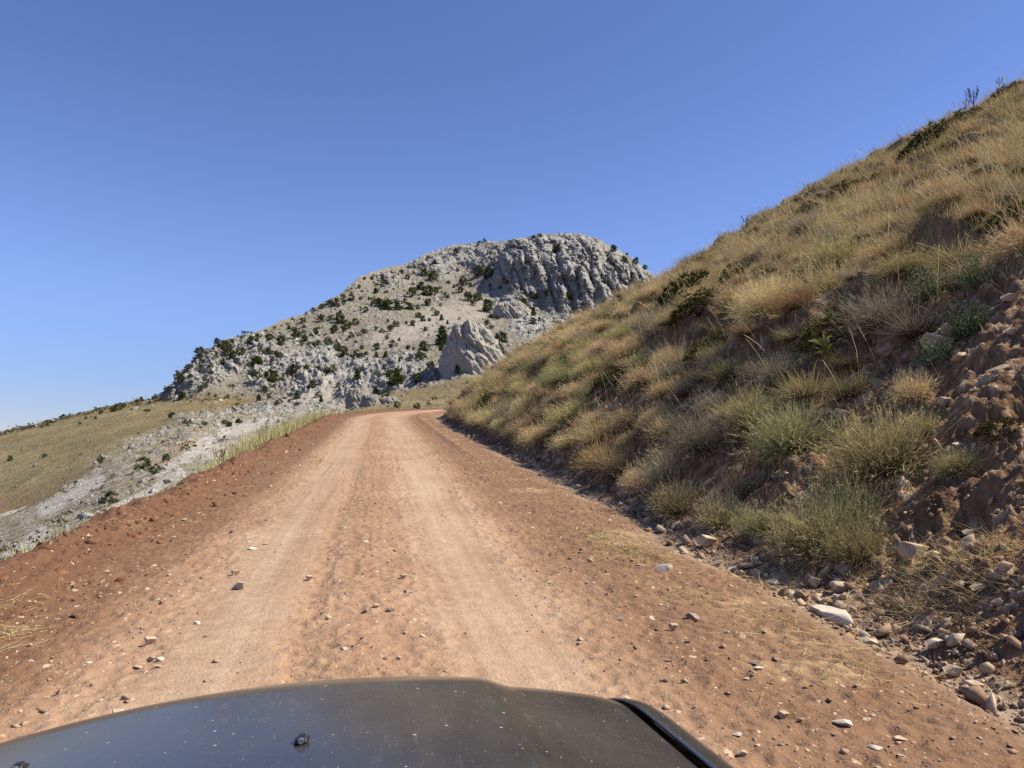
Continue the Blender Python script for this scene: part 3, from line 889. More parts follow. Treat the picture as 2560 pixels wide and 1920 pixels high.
def crag(name, px0, px1, py_top, py_base, r, label, seed, depth=0.8, lean=0.15, sharp=1.0, tone=1.0):
    """a free standing limestone crag, an upright ridge of fluted rock"""
    rng = np.random.RandomState(seed)
    r = float(np.linalg.norm(far_at((px0 + px1) / 2, py_base - 6) - CAM)) * r
    a, b = CAM + rays(px0, py_base) * r, CAM + rays(px1, py_base) * r
    ctr = (a + b) / 2
    W = np.linalg.norm(b - a)
    H = (py_base - py_top) / F_PX * r
    nu, nv = 230, 150
    u, v = np.meshgrid(np.linspace(0, 2 * math.pi, nu), np.linspace(0, 1, nv))
    u, v = u.ravel(), v.ravel()
    prof = np.clip(1 - v ** 5, 0, 1) ** 0.6
    xl, xr = -0.5 + 0.10 * v ** 2, 0.5 - lean * v ** 1.25
    xl, xr = (xl + xr) / 2 - (xr - xl) / 2 * (0.62 + 0.38 * prof), (xl + xr) / 2 + (xr - xl) / 2 * (0.62 + 0.38 * prof) * np.where(v > 0.999, 0.9, 1)
    X = W * ((xl + xr) / 2 + np.cos(u) * (xr - xl) / 2 * np.where(v > 0.985, 0.02, 1))
    Yd = np.sin(u) * (0.62 + 0.38 * prof) * W / 2 * depth * np.where(v > 0.985, 0.02, 1) + 0.25 * H * v
    Z = v * H - 0.16 * H
    q = np.stack([X, Yd, Z], 1) + seed * 3.1
    nrm = np.stack([np.cos(u), np.sin(u), 0.3 + 0 * u], 1)
    sl = q + np.stack([Z * 0.35, 0 * Z, 0 * Z], 1)
    d = 0.10 * W * sharp * ridged(sl * np.array([0.36, 0.36, 0.085]) * 17 / W, 4, 0.6) + 0.055 * W * ridged(sl * np.array([1.0, 1.0, 0.26]) * 17 / W + 5, 4, 0.65) + 0.10 * W * fbm(q * 0.12 * 17 / W, 3)
    w1, r1 = worley2(np.stack([(u * W * 0.28 + Z * 0.30) / (0.14 * W), Z / (0.42 * W)], 1) + seed, 5)
    w2, r2 = worley2(np.stack([(u * W * 0.28 + Z * 0.30) / (0.055 * W), Z / (0.15 * W)], 1) + seed, 15)
    d = 0.45 * d + 0.085 * W * (0.7 - 1.7 * w1 * w1 + 0.9 * (r1 - 0.5)) + 0.036 * W * (0.7 - 1.7 * w2 * w2 + 0.9 * (r2 - 0.5))
    smoothface = np.exp(-((X + 0.33 * W) / (0.13 * W)) ** 2) * np.exp(-((Z - 0.25 * H) / (0.28 * H)) ** 2) * (np.sin(u) < 0.3)
    d = d * (1 - 0.75 * smoothface)
    p = np.stack([X, Yd, Z], 1) + nrm * (d * (0.35 + 0.65 * prof))[:, None]
    p[:, 2] += 0.20 * H * ridged(q * np.array([0.3, 0.1, 0.1]) * 17 / W, 4, 0.6) * v ** 3
    n1, n2 = fbm(q * 0.5, 4, 0.6), fbm(sl * np.array([0.9, 0.9, 0.25]), 4, 0.6)
    c = lerp((0.29, 0.27, 0.235), (0.48, 0.45, 0.39), np.clip(0.6 + 0.9 * n1, 0, 1))
    c = lerp(c, (0.25, 0.25, 0.25), np.clip(1.4 * n2 - 0.15, 0, 0.7))
    c = c * tone
    c = lerp(c, (0.55, 0.42, 0.33), smoothface * 0.8 * (lean > 0.2))
    c = lerp(c, (0.47, 0.36, 0.25), np.clip(0.9 * fbm(q * 0.2 + 9, 3) - 0.1, 0, 0.5))
    ang = math.atan2((b - a)[1], (b - a)[0])
    me = mesh_np(name, p, grid_faces(nv, nu), M_CRAG, c)
    o = link(name, me, None, ctr)
    o.rotation_euler[2] = ang
    return tag(o, label, "rock")


crag("rock_outcrop", 1112, 1282, 800, 938, 0.985, "tall fluted white crag standing in front of the mountain with a pinkish left face", 3, 0.55, 0.42)
crag("rock_outcrop", 866, 914, 968, 1024, 0.98, "dark grey blocky outcrop at the mountain foot, tallest of three above the road crest", 8, 0.9, 0.1, 0.9, 0.72)
crag("rock_outcrop", 904, 952, 984, 1022, 0.98, "low grey outcrop at the mountain foot, middle one of three above the road crest", 18, 0.9, 0.2, 0.9, 0.8)
crag("rock_outcrop", 950, 1000, 992, 1014, 0.98, "lowest and rightmost of three grey outcrops above the road crest", 28, 0.8, 0.3, 0.9, 0.9)
crag("rock_outcrop", 1235, 1310, 752, 795, 0.99, "small jagged outcrop under the left end of the summit cliff", 12, 0.6, 0.0)
crag("rock_outcrop", 795, 832, 905, 938, 0.99, "small grey rock tooth halfway down the mountain's left slope", 21, 0.6, 0.0)

def clods():
    rng = np.random.RandomState(12)
    n = 5200
    y = np.exp(rng.uniform(math.log(4), math.log(60), n))
    x = -3.35 + rng.normal(0, 0.42, n)
    k = rng.uniform(0, 1, n) < np.clip(0.5 + 1.5 * fbm(np.stack([x * 0.3, y * 0.5, x * 0], 1) + 15, 3), 0.1, 1)
    x, y = x[k], y[k]
    i = np.clip(np.searchsorted(ROAD_S, y), 0, len(ROAD_S) - 1)
    j = np.clip(np.searchsorted(ROAD_L, x), 0, len(ROAD_L) - 1)
    size = np.clip(0.030 * rng.pareto(1.8, len(x)) + 0.030, 0, 0.26) * (0.9 + 0.008 * y)
    t = rng.uniform(0, 1, len(x))
    c = lerp((0.16, 0.072, 0.038), (0.27, 0.135, 0.075), t)
    g = t > 0.9
    c[g] = lerp((0.40, 0.27, 0.17), (0.58, 0.45, 0.32), rng.uniform(0, 1, len(x)))[g]
    tag(link("earth_clods", scatter_hulls("earth_clods", ROAD_V[i, j], size, c, M_HILL_S, 14, 0.4, 0.3)), "crumbled red earth clods heaped along the left berm", "earth clods", kind="stuff")


clods()


def low_bushes():
    """the sprinkling of knee high bushes over mountain and scree, too many and small to count"""
    rng = np.random.RandomState(19)
    py, V = FAR['py'], FAR['V']
    nr, nc = py.shape
    n = 2600
    i, j = rng.randint(60, nr - 12, n), rng.randint(120, nc - 60, n)
    P = V[i, j].astype(float)
    k = (FAR['rid'][i, j] > 3.05) | (rng.uniform(0, 1, n) < 0.22 + 0.4 * FAR['scree'][i, j])
    P = P[k]
    dist = np.linalg.norm(P - CAM, axis=1)
    s = np.clip(0.22 * rng.pareto(2.2, len(P)) + 0.30, 0, 1.5) * np.clip(dist / 250, 0.5, 1.4)
    m = 12
    C = np.repeat(P, m, 0) + rng.normal(size=(len(P) * m, 3)) * np.repeat(s, m)[:, None] * np.array([0.5, 0.5, 0.28])
    C[:, 2] += np.repeat(s, m) * 0.3
    a = rng.normal(size=(len(C), 3)); a /= np.linalg.norm(a, axis=1, keepdims=True)
    b = np.cross(a, rng.normal(size=(len(C), 3))); b /= np.linalg.norm(b, axis=1, keepdims=True)
    w = (np.repeat(s, m) * rng.uniform(0.25, 0.5, len(C)))[:, None]
    v = np.stack([C - a * w, C + b * w * 0.6, C + a * w, C - b * w * 0.6], 1).reshape(-1, 3)
    t = np.repeat(rng.uniform(0, 1, len(P)), m)
    c = lerp((0.05, 0.058, 0.03), (0.17, 0.155, 0.08), t ** 1.5)
    me = mesh_np("low_bushes", v, np.arange(len(v)).reshape(-1, 4), M_JUN, np.repeat(c, 4, 0), smooth=False)
    tag(link("low_bushes", me), "countless low dark bushes sprinkled over mountain and scree", "low bushes", kind="stuff")


low_bushes()

# stones one can point at, each by its pixel on the photo's ground, width in photo pixels, height ratio
STONE_SETS = {k: [] for k in ("tan", "pale", "dark", "flat")}
ROCKM = {}
for nm, mt in (("tan", M_STONE), ("pale", M_PALE), ("dark", M_DARK)):
    ROCKM[nm] = [mesh_np("stone", *big_rock(40 + 7 * k + len(nm), sq, 16 + k, 0.03), mat=mt, smooth=False) for k, sq in enumerate([(1, .8, .72), (1, .7, .55), (1, .85, .6), (1, .6, .42)])]
    ROCKM[nm] += [mesh_np("stone", *big_rock(90 + len(nm), (1, .55, .2), 12, 0.05), mat=mt)]
STONES = [
    (602, 1447, 40, 'tan', 0, "fist sized square tan rock sitting on the left verge with a black shadow beneath"),
    (588, 1412, 20, 'tan', 1, "small tan stone just behind the square tan rock on the left verge"),
    (629, 1350, 27, 'pale', 4, "flat pale slab, lower of two lying on the left verge"),
    (620, 1334, 21, 'pale', 4, "flat pale slab, upper of two lying on the left verge"),
    (665, 1342, 20, 'tan', 4, "flat orange tan flake right of the two pale slabs"),
    (383, 1381, 16, 'pale', 1, "small pale stone below the red berm, centre of the left verge"),
    (410, 1292, 14, 'tan', 2, "reddish tan stone lodged in the top of the red berm"),
    (461, 1272, 15, 'pale', 2, "pale round stone in the red berm where it meets the scree"),
    (434, 1312, 14, 'pale', 1, "white stone at the inner foot of the red berm"),
    (772, 1440, 17, 'tan', 1, "lone little tan stone in the left wheel track"),
    (266, 1388, 15, 'pale', 1, "whitish stone at the foot of the berm, left of centre"),
    (56, 1489, 20, 'tan', 4, "flat tan stone by the dry straw at the far left edge"),
    (146, 1496, 14, 'pale', 1, "pale chip on bare red earth near the left edge"),
    (376, 1570, 25, 'tan', 1, "tan stone with dark underside low on the left verge"),
    (488, 1528, 16, 'pale', 0, "pale stone beside the left wheel track, above the gravel patch"),
    (512, 1564, 16, 'dark', 1, "grey brown stone at the outer edge of the left wheel track"),
    (74, 1600, 15, 'pale', 1, "white stone low at the far left of the verge"),
    (373, 1612, 22, 'tan', 0, "tan stone, left of a touching pair on the lower left verge"),
    (400, 1611, 20, 'pale', 0, "pale stone, right of a touching pair on the lower left verge"),
    (393, 1632, 30, 'tan', 4, "wide flat tan slab just below the touching pair of stones"),
    (343, 1628, 28, 'tan', 4, "flat orange slab left of the touching pair of stones"),
    (854, 1622, 25, 'pale', 0, "pale wedge shaped stone in the middle of the track near the bonnet"),
    (312, 1709, 22, 'dark', 0, "brown stone with a thin twig beside it, just ahead of the bonnet"),
    (244, 1708, 18, 'pale', 1, "pale stone left of the brown stone ahead of the bonnet"),
    (136, 1684, 15, 'dark', 2, "dark brown cube shaped stone at the lower left"),
    (353, 1745, 24, 'pale', 0, "pale stone almost touching the bonnet's left front"),
    (291, 1754, 27, 'tan', 1, "tan stone nearest the bonnet's left corner"),
    (217, 1616, 24, 'pale', 4, "thin pale flake on the lower left verge"),
    (975, 1533, 32, 'dark', 1, "flat topped brown stone on the middle strip, largest in the track"),
    (1006, 1446, 16, 'tan', 1, "tan stone on the middle strip above the flat topped brown one"),
    (968, 1406, 14, 'pale', 2, "pointed pale stone on the middle strip, highest of three"),
    (936, 1528, 16, 'tan', 1, "small tan stone left of the flat topped brown one"),
    (1049, 1592, 16, 'pale', 0, "pale upright chip between the wheel tracks near the bonnet"),
    (997, 1653, 19, 'tan', 0, "tan stone between the wheel tracks closest to the bonnet"),
    (1030, 1482, 17, 'dark', 1, "low brown stone right of the middle strip"),
    (1160, 1578, 14, 'dark', 1, "bluish dark chip in the right wheel track"),
    (1664, 1427, 62, 'pale', 1, "large white bow shaped limestone block on the right verge"),
    (1474, 1405, 21, 'dark', 0, "grey brown stone left of the white block, by the dry straw"),
    (1390, 1370, 12, 'pale', 1, "tiny white stone at the right track's outer edge"),
    (1608, 1418, 24, 'tan', 4, "flat orange stone just left of the white block"),
    (1732, 1552, 35, 'dark', 0, "rounded brown rock right of centre on the right verge"),
    (1553, 1552, 26, 'dark', 1, "squat brown stone on the right verge, left of the rounded rock"),
    (1684, 1574, 24, 'tan', 1, "tan flake between squat brown stone and rounded rock"),
    (1718, 1609, 18, 'dark', 2, "small maroon stone below the rounded brown rock"),
    (1815, 1588, 17, 'tan', 0, "tan stone right of the rounded brown rock"),
    (1664, 1656, 18, 'dark', 2, "dark angular stone below centre of the right verge"),
    (1709, 1708, 23, 'dark', 0, "grey pyramid stone right of the bonnet's corner"),
    (1885, 1662, 33, 'dark', 1, "dark slab with a white chip in front, right verge"),
    (1888, 1671, 28, 'pale', 4, "flat white chip lying against the dark slab"),
    (1867, 1698, 17, 'pale', 1, "pale lump below the dark slab on the right verge"),
    (1847, 1848, 28, 'pale', 1, "white stone near the bottom edge, right of the fender"),
    (1860, 1888, 25, 'tan', 0, "orange tan stone at the bottom edge, right of the fender"),
    (1955, 1794, 27, 'tan', 1, "wedge of tan stone lower right, on open red earth"),
    (2104, 1815, 55, 'pale', 4, "long flat pale stone pressed into the earth lower right"),
    (2252, 1849, 38, 'tan', 4, "flat cream stone near the lower right corner"),
    (2252, 1892, 22, 'tan', 4, "small orange flat stone at the lower right bottom edge"),
    (2180, 1872, 34, 'pale', 4, "pale flat stone left of the small orange one at the bottom edge"),
    (2093, 1528, 125, 'pale', 3, "long pale slab lying lengthwise along the edge of the ditch"),
    (2069, 1488, 42, 'pale', 0, "left white stone of the trio above the long slab"),
    (2100, 1487, 36, 'pale', 2, "right white stone of the trio above the long slab"),
    (2094, 1466, 40, 'tan', 1, "topmost stone of the trio above the long slab"),
    (2165, 1575, 70, 'pale', 4, "half buried pale slab below the long slab by the ditch"),
    (2344, 1613, 44, 'tan', 0, "upright tan block with dark side at the foot of the bank"),
    (2382, 1653, 48, 'tan', 0, "rounded orange rock at the bank's foot, below the upright block"),
    (2429, 1698, 44, 'tan', 1, "wedge shaped tan rock nearest the right edge on the verge"),
    (2288, 1394, 70, 'tan', 1, "wide tan block on the cut bank above the dry grass"),
    (2336, 1378, 34, 'tan', 0, "upright orange block right of the wide tan block"),
    (1930, 1436, 36, 'pale', 1, "pale block in the ditch bed, left of the stone trio"),
    (2035, 1458, 36, 'tan', 1, "brownish block in the ditch bed by the stone trio"),
    (1829, 1404, 34, 'pale', 1, "grey white block in the ditch below the green shrub"),
    (1787, 1398, 40, 'dark', 2, "dark grey block at the left end of the ditch rubble"),
    (1765, 1362, 44, 'tan', 1, "cream coloured rock at the head of the ditch rubble"),
    (2501, 1562, 46, 'dark', 0, "grey boulder on the bank near the right edge"),
    (2454, 1512, 38, 'tan', 0, "tan block on the bank above the grey boulder"),
    (2407, 1500, 36, 'tan', 2, "tan block left of another at the bank's lower right"),
    (2368, 850, 74, 'pale', 0, "big sunlit pale rock high on the bank beneath the green herbs"),
    (2342, 884, 72, 'tan', 1, "flat topped tan rock just under the big sunlit pale rock"),
    (2507, 950, 58, 'dark', 2, "rounded grey boulder half buried in the upper bank at right"),
    (2404, 905, 44, 'tan', 2, "brown shaded rock right of the flat topped tan rock"),
    (2530, 785, 40, 'tan', 0, "tan rock at the right edge high on the bank"),
    (2527, 862, 34, 'tan', 0, "second tan rock at the right edge, below the highest"),
    (2104, 1004, 24, 'pale', 0, "pale stone in the small washed out pocket of the bank"),
    (2105, 1062, 40, 'tan', 1, "overhanging tan stone at the base of the washed out pocket"),
    (2400, 1112, 30, 'pale', 1, "cream flake right of the round olive shrub"),
    (2422, 1195, 36, 'pale', 4, "flat cream stone lying on loose brown earth of the bank"),
    (2546, 1168, 34, 'dark', 0, "tall grey rock cut by the right edge of the view"),
    (2425, 1330, 32, 'tan', 0, "tan stone on loose earth above the dry grass at right"),
    (2360, 1038, 30, 'tan', 1, "tan stone beside the dark hollow in the bank"),
]
rng_s = random.Random(4)
for px, py, w, kind, shape, label in STONES:
    p = hill_at(px, py)
    r = float(np.linalg.norm(p - CAM))
    o = link("stone", ROCKM[kind][shape], None, p)
    s = w / F_PX * r * 1.05
    o.scale = (s, s, s)
    o.rotation_euler = (rng_s.uniform(-.15, .15), rng_s.uniform(-.15, .15), -YAW + rng_s.uniform(-0.35, 0.35))
    if 'long' in label:
        o.rotation_euler[2] = R(118)
    tag(o, label, "stone", "single stones on the road and bank")

# ------------------------------------------------------------------ foliage builders
def blades(P0, D, L, W, bend, rng, c0, c1, segs=3, taper=True):
    """thin curved strips: roots P0, unit directions D, lengths L, widths W, bend vectors, colours at root and tip"""
    n = len(P0)
    side = np.cross(D, rng.normal(size=(n, 3)))
    side /= np.linalg.norm(side, axis=1, keepdims=True) + 1e-9
    t = np.linspace(0, 1, segs + 1)
    c = P0[:, None] + D[:, None] * (L[:, None] * t)[..., None] + bend[:, None] * (t * t)[None, :, None] * L[:, None, None]
    w = (1 - 0.85 * t) if taper else np.ones_like(t)
    off = side[:, None] * (W[:, None] * w[None])[..., None] * 0.5
    v = np.stack([c - off, c + off], 2).reshape(n, -1, 3)
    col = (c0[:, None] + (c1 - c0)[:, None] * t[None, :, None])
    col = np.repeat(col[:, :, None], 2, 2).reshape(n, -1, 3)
    k = np.arange(segs) * 2
    f = np.stack([k, k + 1, k + 3, k + 2], 1)
    f = f[None] + (np.arange(n) * (segs + 1) * 2)[:, None, None]
    return v.reshape(-1, 3), f.reshape(-1, 4), col.reshape(-1, 3)


def leaves(C, size, rng, col, aspect=0.5):
    """small flat leaves at points C in random attitudes"""
    n = len(C)
    a = rng.normal(size=(n, 3)); a /= np.linalg.norm(a, axis=1, keepdims=True)
    b = np.cross(a, rng.normal(size=(n, 3))); b /= np.linalg.norm(b, axis=1, keepdims=True)
    s = size[:, None]
    v = np.stack([C - a * s, C + b * s * aspect, C + a * s, C - b * s * aspect], 1).reshape(-1, 3)
    f = np.arange(n * 4).reshape(n, 4)
    return v, f, np.repeat(col, 4, 0)


def join(parts):
    vs_, fs_, cs_, b = [], [], [], 0
    for v, f, c in parts:
        vs_.append(v); fs_.append(f + b); cs_.append(c)
        b += len(v)
    return np.concatenate(vs_), np.concatenate(fs_), np.concatenate(cs_)


def unit(v):
    return v / (np.linalg.norm(v, axis=1, keepdims=True) + 1e-9)


def vary(col, n, rng, s=0.18):
    c = np.tile(np.array(col, float), (n, 1))
    return c * (1 + rng.normal(0, s, (n, 1))) * (1 + rng.normal(0, s * 0.25, (n, 3)))


def tube(path, rad, n=6, col=(0.12, 0.09, 0.065)):
    path = np.array(path, float)
    k = len(path)
    d = np.gradient(path, axis=0)
    d = unit(d)
    s = unit(np.cross(d, np.array([0.31, 0.9, 0.17])))
    u = np.cross(d, s)
    a = np.linspace(0, 2 * math.pi, n, endpoint=False)
    v = path[:, None] + np.array(rad)[:, None, None] * (np.cos(a)[None, :, None] * s[:, None] + np.sin(a)[None, :, None] * u[:, None])
    i = np.arange(k - 1)[:, None] * n
    j = np.arange(n)[None]
    f = np.stack([i + j, i + (j + 1) % n, i + n + (j + 1) % n, i + n + j], -1).reshape(-1, 4)
    v = v.reshape(-1, 3)
    return v, f, np.tile(np.array(col), (len(v), 1))


def shrub_mesh(kind, seed):
    """one cushion or bush of about 1 m across standing on z = 0"""
    rng = np.random.RandomState(seed)
    parts = []

    def dome(n, root_r, up, len0, jit, w, c_root, c_tip, droop=0.1, flat=0.72, wind=(0, 0), lump=0.22):  # tips coloured lighter as if backlit; roots brown like dead inner twigs
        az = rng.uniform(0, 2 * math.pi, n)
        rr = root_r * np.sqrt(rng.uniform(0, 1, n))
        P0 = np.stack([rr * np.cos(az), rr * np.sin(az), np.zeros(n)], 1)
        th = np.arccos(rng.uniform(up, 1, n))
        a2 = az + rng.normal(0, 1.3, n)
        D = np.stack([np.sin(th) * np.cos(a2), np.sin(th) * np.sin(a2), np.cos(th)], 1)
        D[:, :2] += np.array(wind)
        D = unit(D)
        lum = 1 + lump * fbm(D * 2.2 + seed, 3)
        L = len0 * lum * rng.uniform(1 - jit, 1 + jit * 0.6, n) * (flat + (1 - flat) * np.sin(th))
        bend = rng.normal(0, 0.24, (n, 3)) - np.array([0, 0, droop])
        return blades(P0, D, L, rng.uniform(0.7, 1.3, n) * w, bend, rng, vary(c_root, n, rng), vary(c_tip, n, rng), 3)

    def tips(b, n, s, col):
        """side twigs and seed heads near the blade tips"""
        v = b[0].reshape(-1, 8, 3)
        i = rng.randint(0, len(v), n)
        t = rng.uniform(0.55, 1.0, n)[:, None]
        base = v[i, 4] * (1 - t) + v[i, 7] * t
        d = unit(v[i, 7] - v[i, 3] + rng.normal(0, 0.12, (n, 3)))
        return blades(base, d, rng.uniform(0.4, 1.2, n) * s, np.full(n, 0.006), rng.normal(0, .15, (n, 3)), rng, vary(col, n, rng), vary(col, n, rng), 1)

    def seeds(b, n, col):
        v = b[0].reshape(-1, 8, 3)
        C = v[rng.randint(0, len(v), n), 7] + rng.normal(0, 0.012, (n, 3))
        return leaves(C, rng.uniform(0.006, 0.012, n), rng, vary(col, n, rng, 0.25), 0.6)
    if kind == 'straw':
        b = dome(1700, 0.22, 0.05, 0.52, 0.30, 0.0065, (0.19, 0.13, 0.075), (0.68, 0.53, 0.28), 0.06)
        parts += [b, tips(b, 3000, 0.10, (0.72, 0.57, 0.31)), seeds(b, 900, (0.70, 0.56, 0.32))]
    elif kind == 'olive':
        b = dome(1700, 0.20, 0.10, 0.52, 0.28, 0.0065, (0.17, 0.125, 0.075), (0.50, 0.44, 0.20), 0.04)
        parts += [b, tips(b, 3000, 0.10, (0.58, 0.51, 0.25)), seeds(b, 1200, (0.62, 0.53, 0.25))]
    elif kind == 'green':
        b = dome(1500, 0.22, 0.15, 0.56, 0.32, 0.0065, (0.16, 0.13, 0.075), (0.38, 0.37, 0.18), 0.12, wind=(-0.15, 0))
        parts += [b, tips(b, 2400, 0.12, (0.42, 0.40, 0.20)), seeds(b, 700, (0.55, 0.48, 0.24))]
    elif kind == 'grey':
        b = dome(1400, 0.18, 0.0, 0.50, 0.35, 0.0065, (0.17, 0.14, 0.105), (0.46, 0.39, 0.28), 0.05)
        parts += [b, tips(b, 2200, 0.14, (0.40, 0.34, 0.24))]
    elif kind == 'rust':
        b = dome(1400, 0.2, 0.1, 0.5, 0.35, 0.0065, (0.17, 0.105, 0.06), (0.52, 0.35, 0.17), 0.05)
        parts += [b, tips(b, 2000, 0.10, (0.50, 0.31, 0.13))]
    elif kind == 'tussock':
        b = dome(900, 0.16, 0.62, 0.62, 0.35, 0.006, (0.32, 0.24, 0.12), (0.72, 0.58, 0.32), 0.22, 1.0, (-0.12, 0))
        parts += [b, tips(b, 500, 0.12, (0.62, 0.48, 0.25))]
    elif kind == 'juniper':
        # low spreading evergreen: flat shelves of short sprays, yellowish at their tips
        n = 150
        az = rng.uniform(0, 2 * math.pi, n)
        rr = 0.50 * np.sqrt(rng.uniform(0, 1, n))
        C = np.stack([rr * np.cos(az) * 1.25, rr * np.sin(az), 0.12 + 0.28 * (1 - (rr / 0.5) ** 2) * rng.uniform(0.3, 1, n)], 1)
        C[:, 2] += 0.05 * fbm(C * 5 + seed, 2)
        for c in C:
            m = 14
            D = unit(np.stack([rng.normal(c[0] * 1.4, 0.7, m), rng.normal(c[1] * 1.4, 0.7, m), rng.uniform(-0.1, 0.7, m)], 1))
            parts.append(blades(np.tile(c, (m, 1)), D, rng.uniform(0.05, 0.12, m), np.full(m, 0.020), rng.normal(0, .1, (m, 3)), rng, vary((0.050, 0.055, 0.022), m, rng), vary((0.155, 0.15, 0.05), m, rng), 2))
        for k in range(14):
            a = rng.uniform(0, 2 * math.pi)
            parts.append(tube([(0, 0, 0), (0.2 * math.cos(a), 0.2 * math.sin(a), 0.1), (0.45 * math.cos(a), 0.4 * math.sin(a), 0.14)], (0.02, 0.012, 0.005), 5))
    elif kind == 'herb':
        # leafy grey-green herb
        n = 70
        az = rng.uniform(0, 2 * math.pi, n)
        th = np.arccos(rng.uniform(0.2, 1, n))
        D = np.stack([np.sin(th) * np.cos(az), np.sin(th) * np.sin(az), np.cos(th)], 1)
        parts.append(blades(np.zeros((n, 3)) + rng.normal(0, .06, (n, 3)) * (1, 1, 0), D, rng.uniform(0.3, 0.5, n), np.full(n, 0.010), rng.normal(0, .1, (n, 3)), rng, vary((0.2, 0.2, 0.1), n, rng), vary((0.22, 0.26, 0.12), n, rng), 3))
        m = 900
        i = rng.randint(0, n, m)
        Cc = D[i] * (0.45 * rng.uniform(0.25, 1.05, m))[:, None] + rng.normal(0, 0.035, (m, 3))
        Cc[:, 2] = np.abs(Cc[:, 2])
        parts.append(leaves(Cc, rng.uniform(0.016, 0.036, m), rng, vary((0.19, 0.225, 0.125), m, rng, 0.25), 0.42))
    elif kind == 'rosette':
        # upright plant with long yellowish leaves
        n = 40
        az = rng.uniform(0, 2 * math.pi, n)
        th = rng.uniform(0.15, 1.2, n)
        D = np.stack([np.sin(th) * np.cos(az), np.sin(th) * np.sin(az), np.cos(th)], 1)
        P = np.stack([0 * az, 0 * az, rng.uniform(0, 0.35, n)], 1)
        parts.append(blades(P, D, rng.uniform(0.25, 0.5, n), rng.uniform(0.05, 0.09, n), np.tile((0, 0, -0.35), (n, 1)), rng, vary((0.34, 0.34, 0.10), n, rng), vary((0.52, 0.47, 0.16), n, rng), 4))
        parts.append(tube([(0, 0, 0), (0.01, 0, 0.4)], (0.025, 0.015), 6, (0.3, 0.25, 0.12)))
    return join(parts)


SHRUB = {k: [mesh_np(k + "_foliage", *shrub_mesh(k, 300 + 17 * i + 5 * len(k))[:2], mat=M_FOL if k != 'juniper' else M_JUN) for i in range(0)] for k in ()}


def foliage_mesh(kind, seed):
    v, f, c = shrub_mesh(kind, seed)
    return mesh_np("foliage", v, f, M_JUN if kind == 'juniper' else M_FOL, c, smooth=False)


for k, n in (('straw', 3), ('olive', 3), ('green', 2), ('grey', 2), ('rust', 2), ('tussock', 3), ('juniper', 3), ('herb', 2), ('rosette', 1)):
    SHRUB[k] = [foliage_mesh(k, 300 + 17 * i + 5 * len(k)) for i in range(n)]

# ------------------------------------------------------------------ grass that covers the hillside
def veg_amount(x, y):
    """0 on bare earth near the road and in the lower right corner, 1 on the grassy slope"""
    d = lateral(x, y)
    n = fbm(np.stack([x * 0.8, y * 0.8, x * 0], 1) + 90, 3, 0.6)
    near = (1 - sstep(8.5, 13, y + 0.35 * (x - 4) + 1.5 * n)) * (1 - sstep(7.0, 10.0, x + 1.2 * n))
    return np.clip((0.10 * sstep(4.6, 5.6, d) + 0.9 * sstep(7.0, 11.5, d + 1.4 * n - 0.05 * np.clip(y - 20, 0, 30))) * (1 - 0.93 * near), 0, 1)


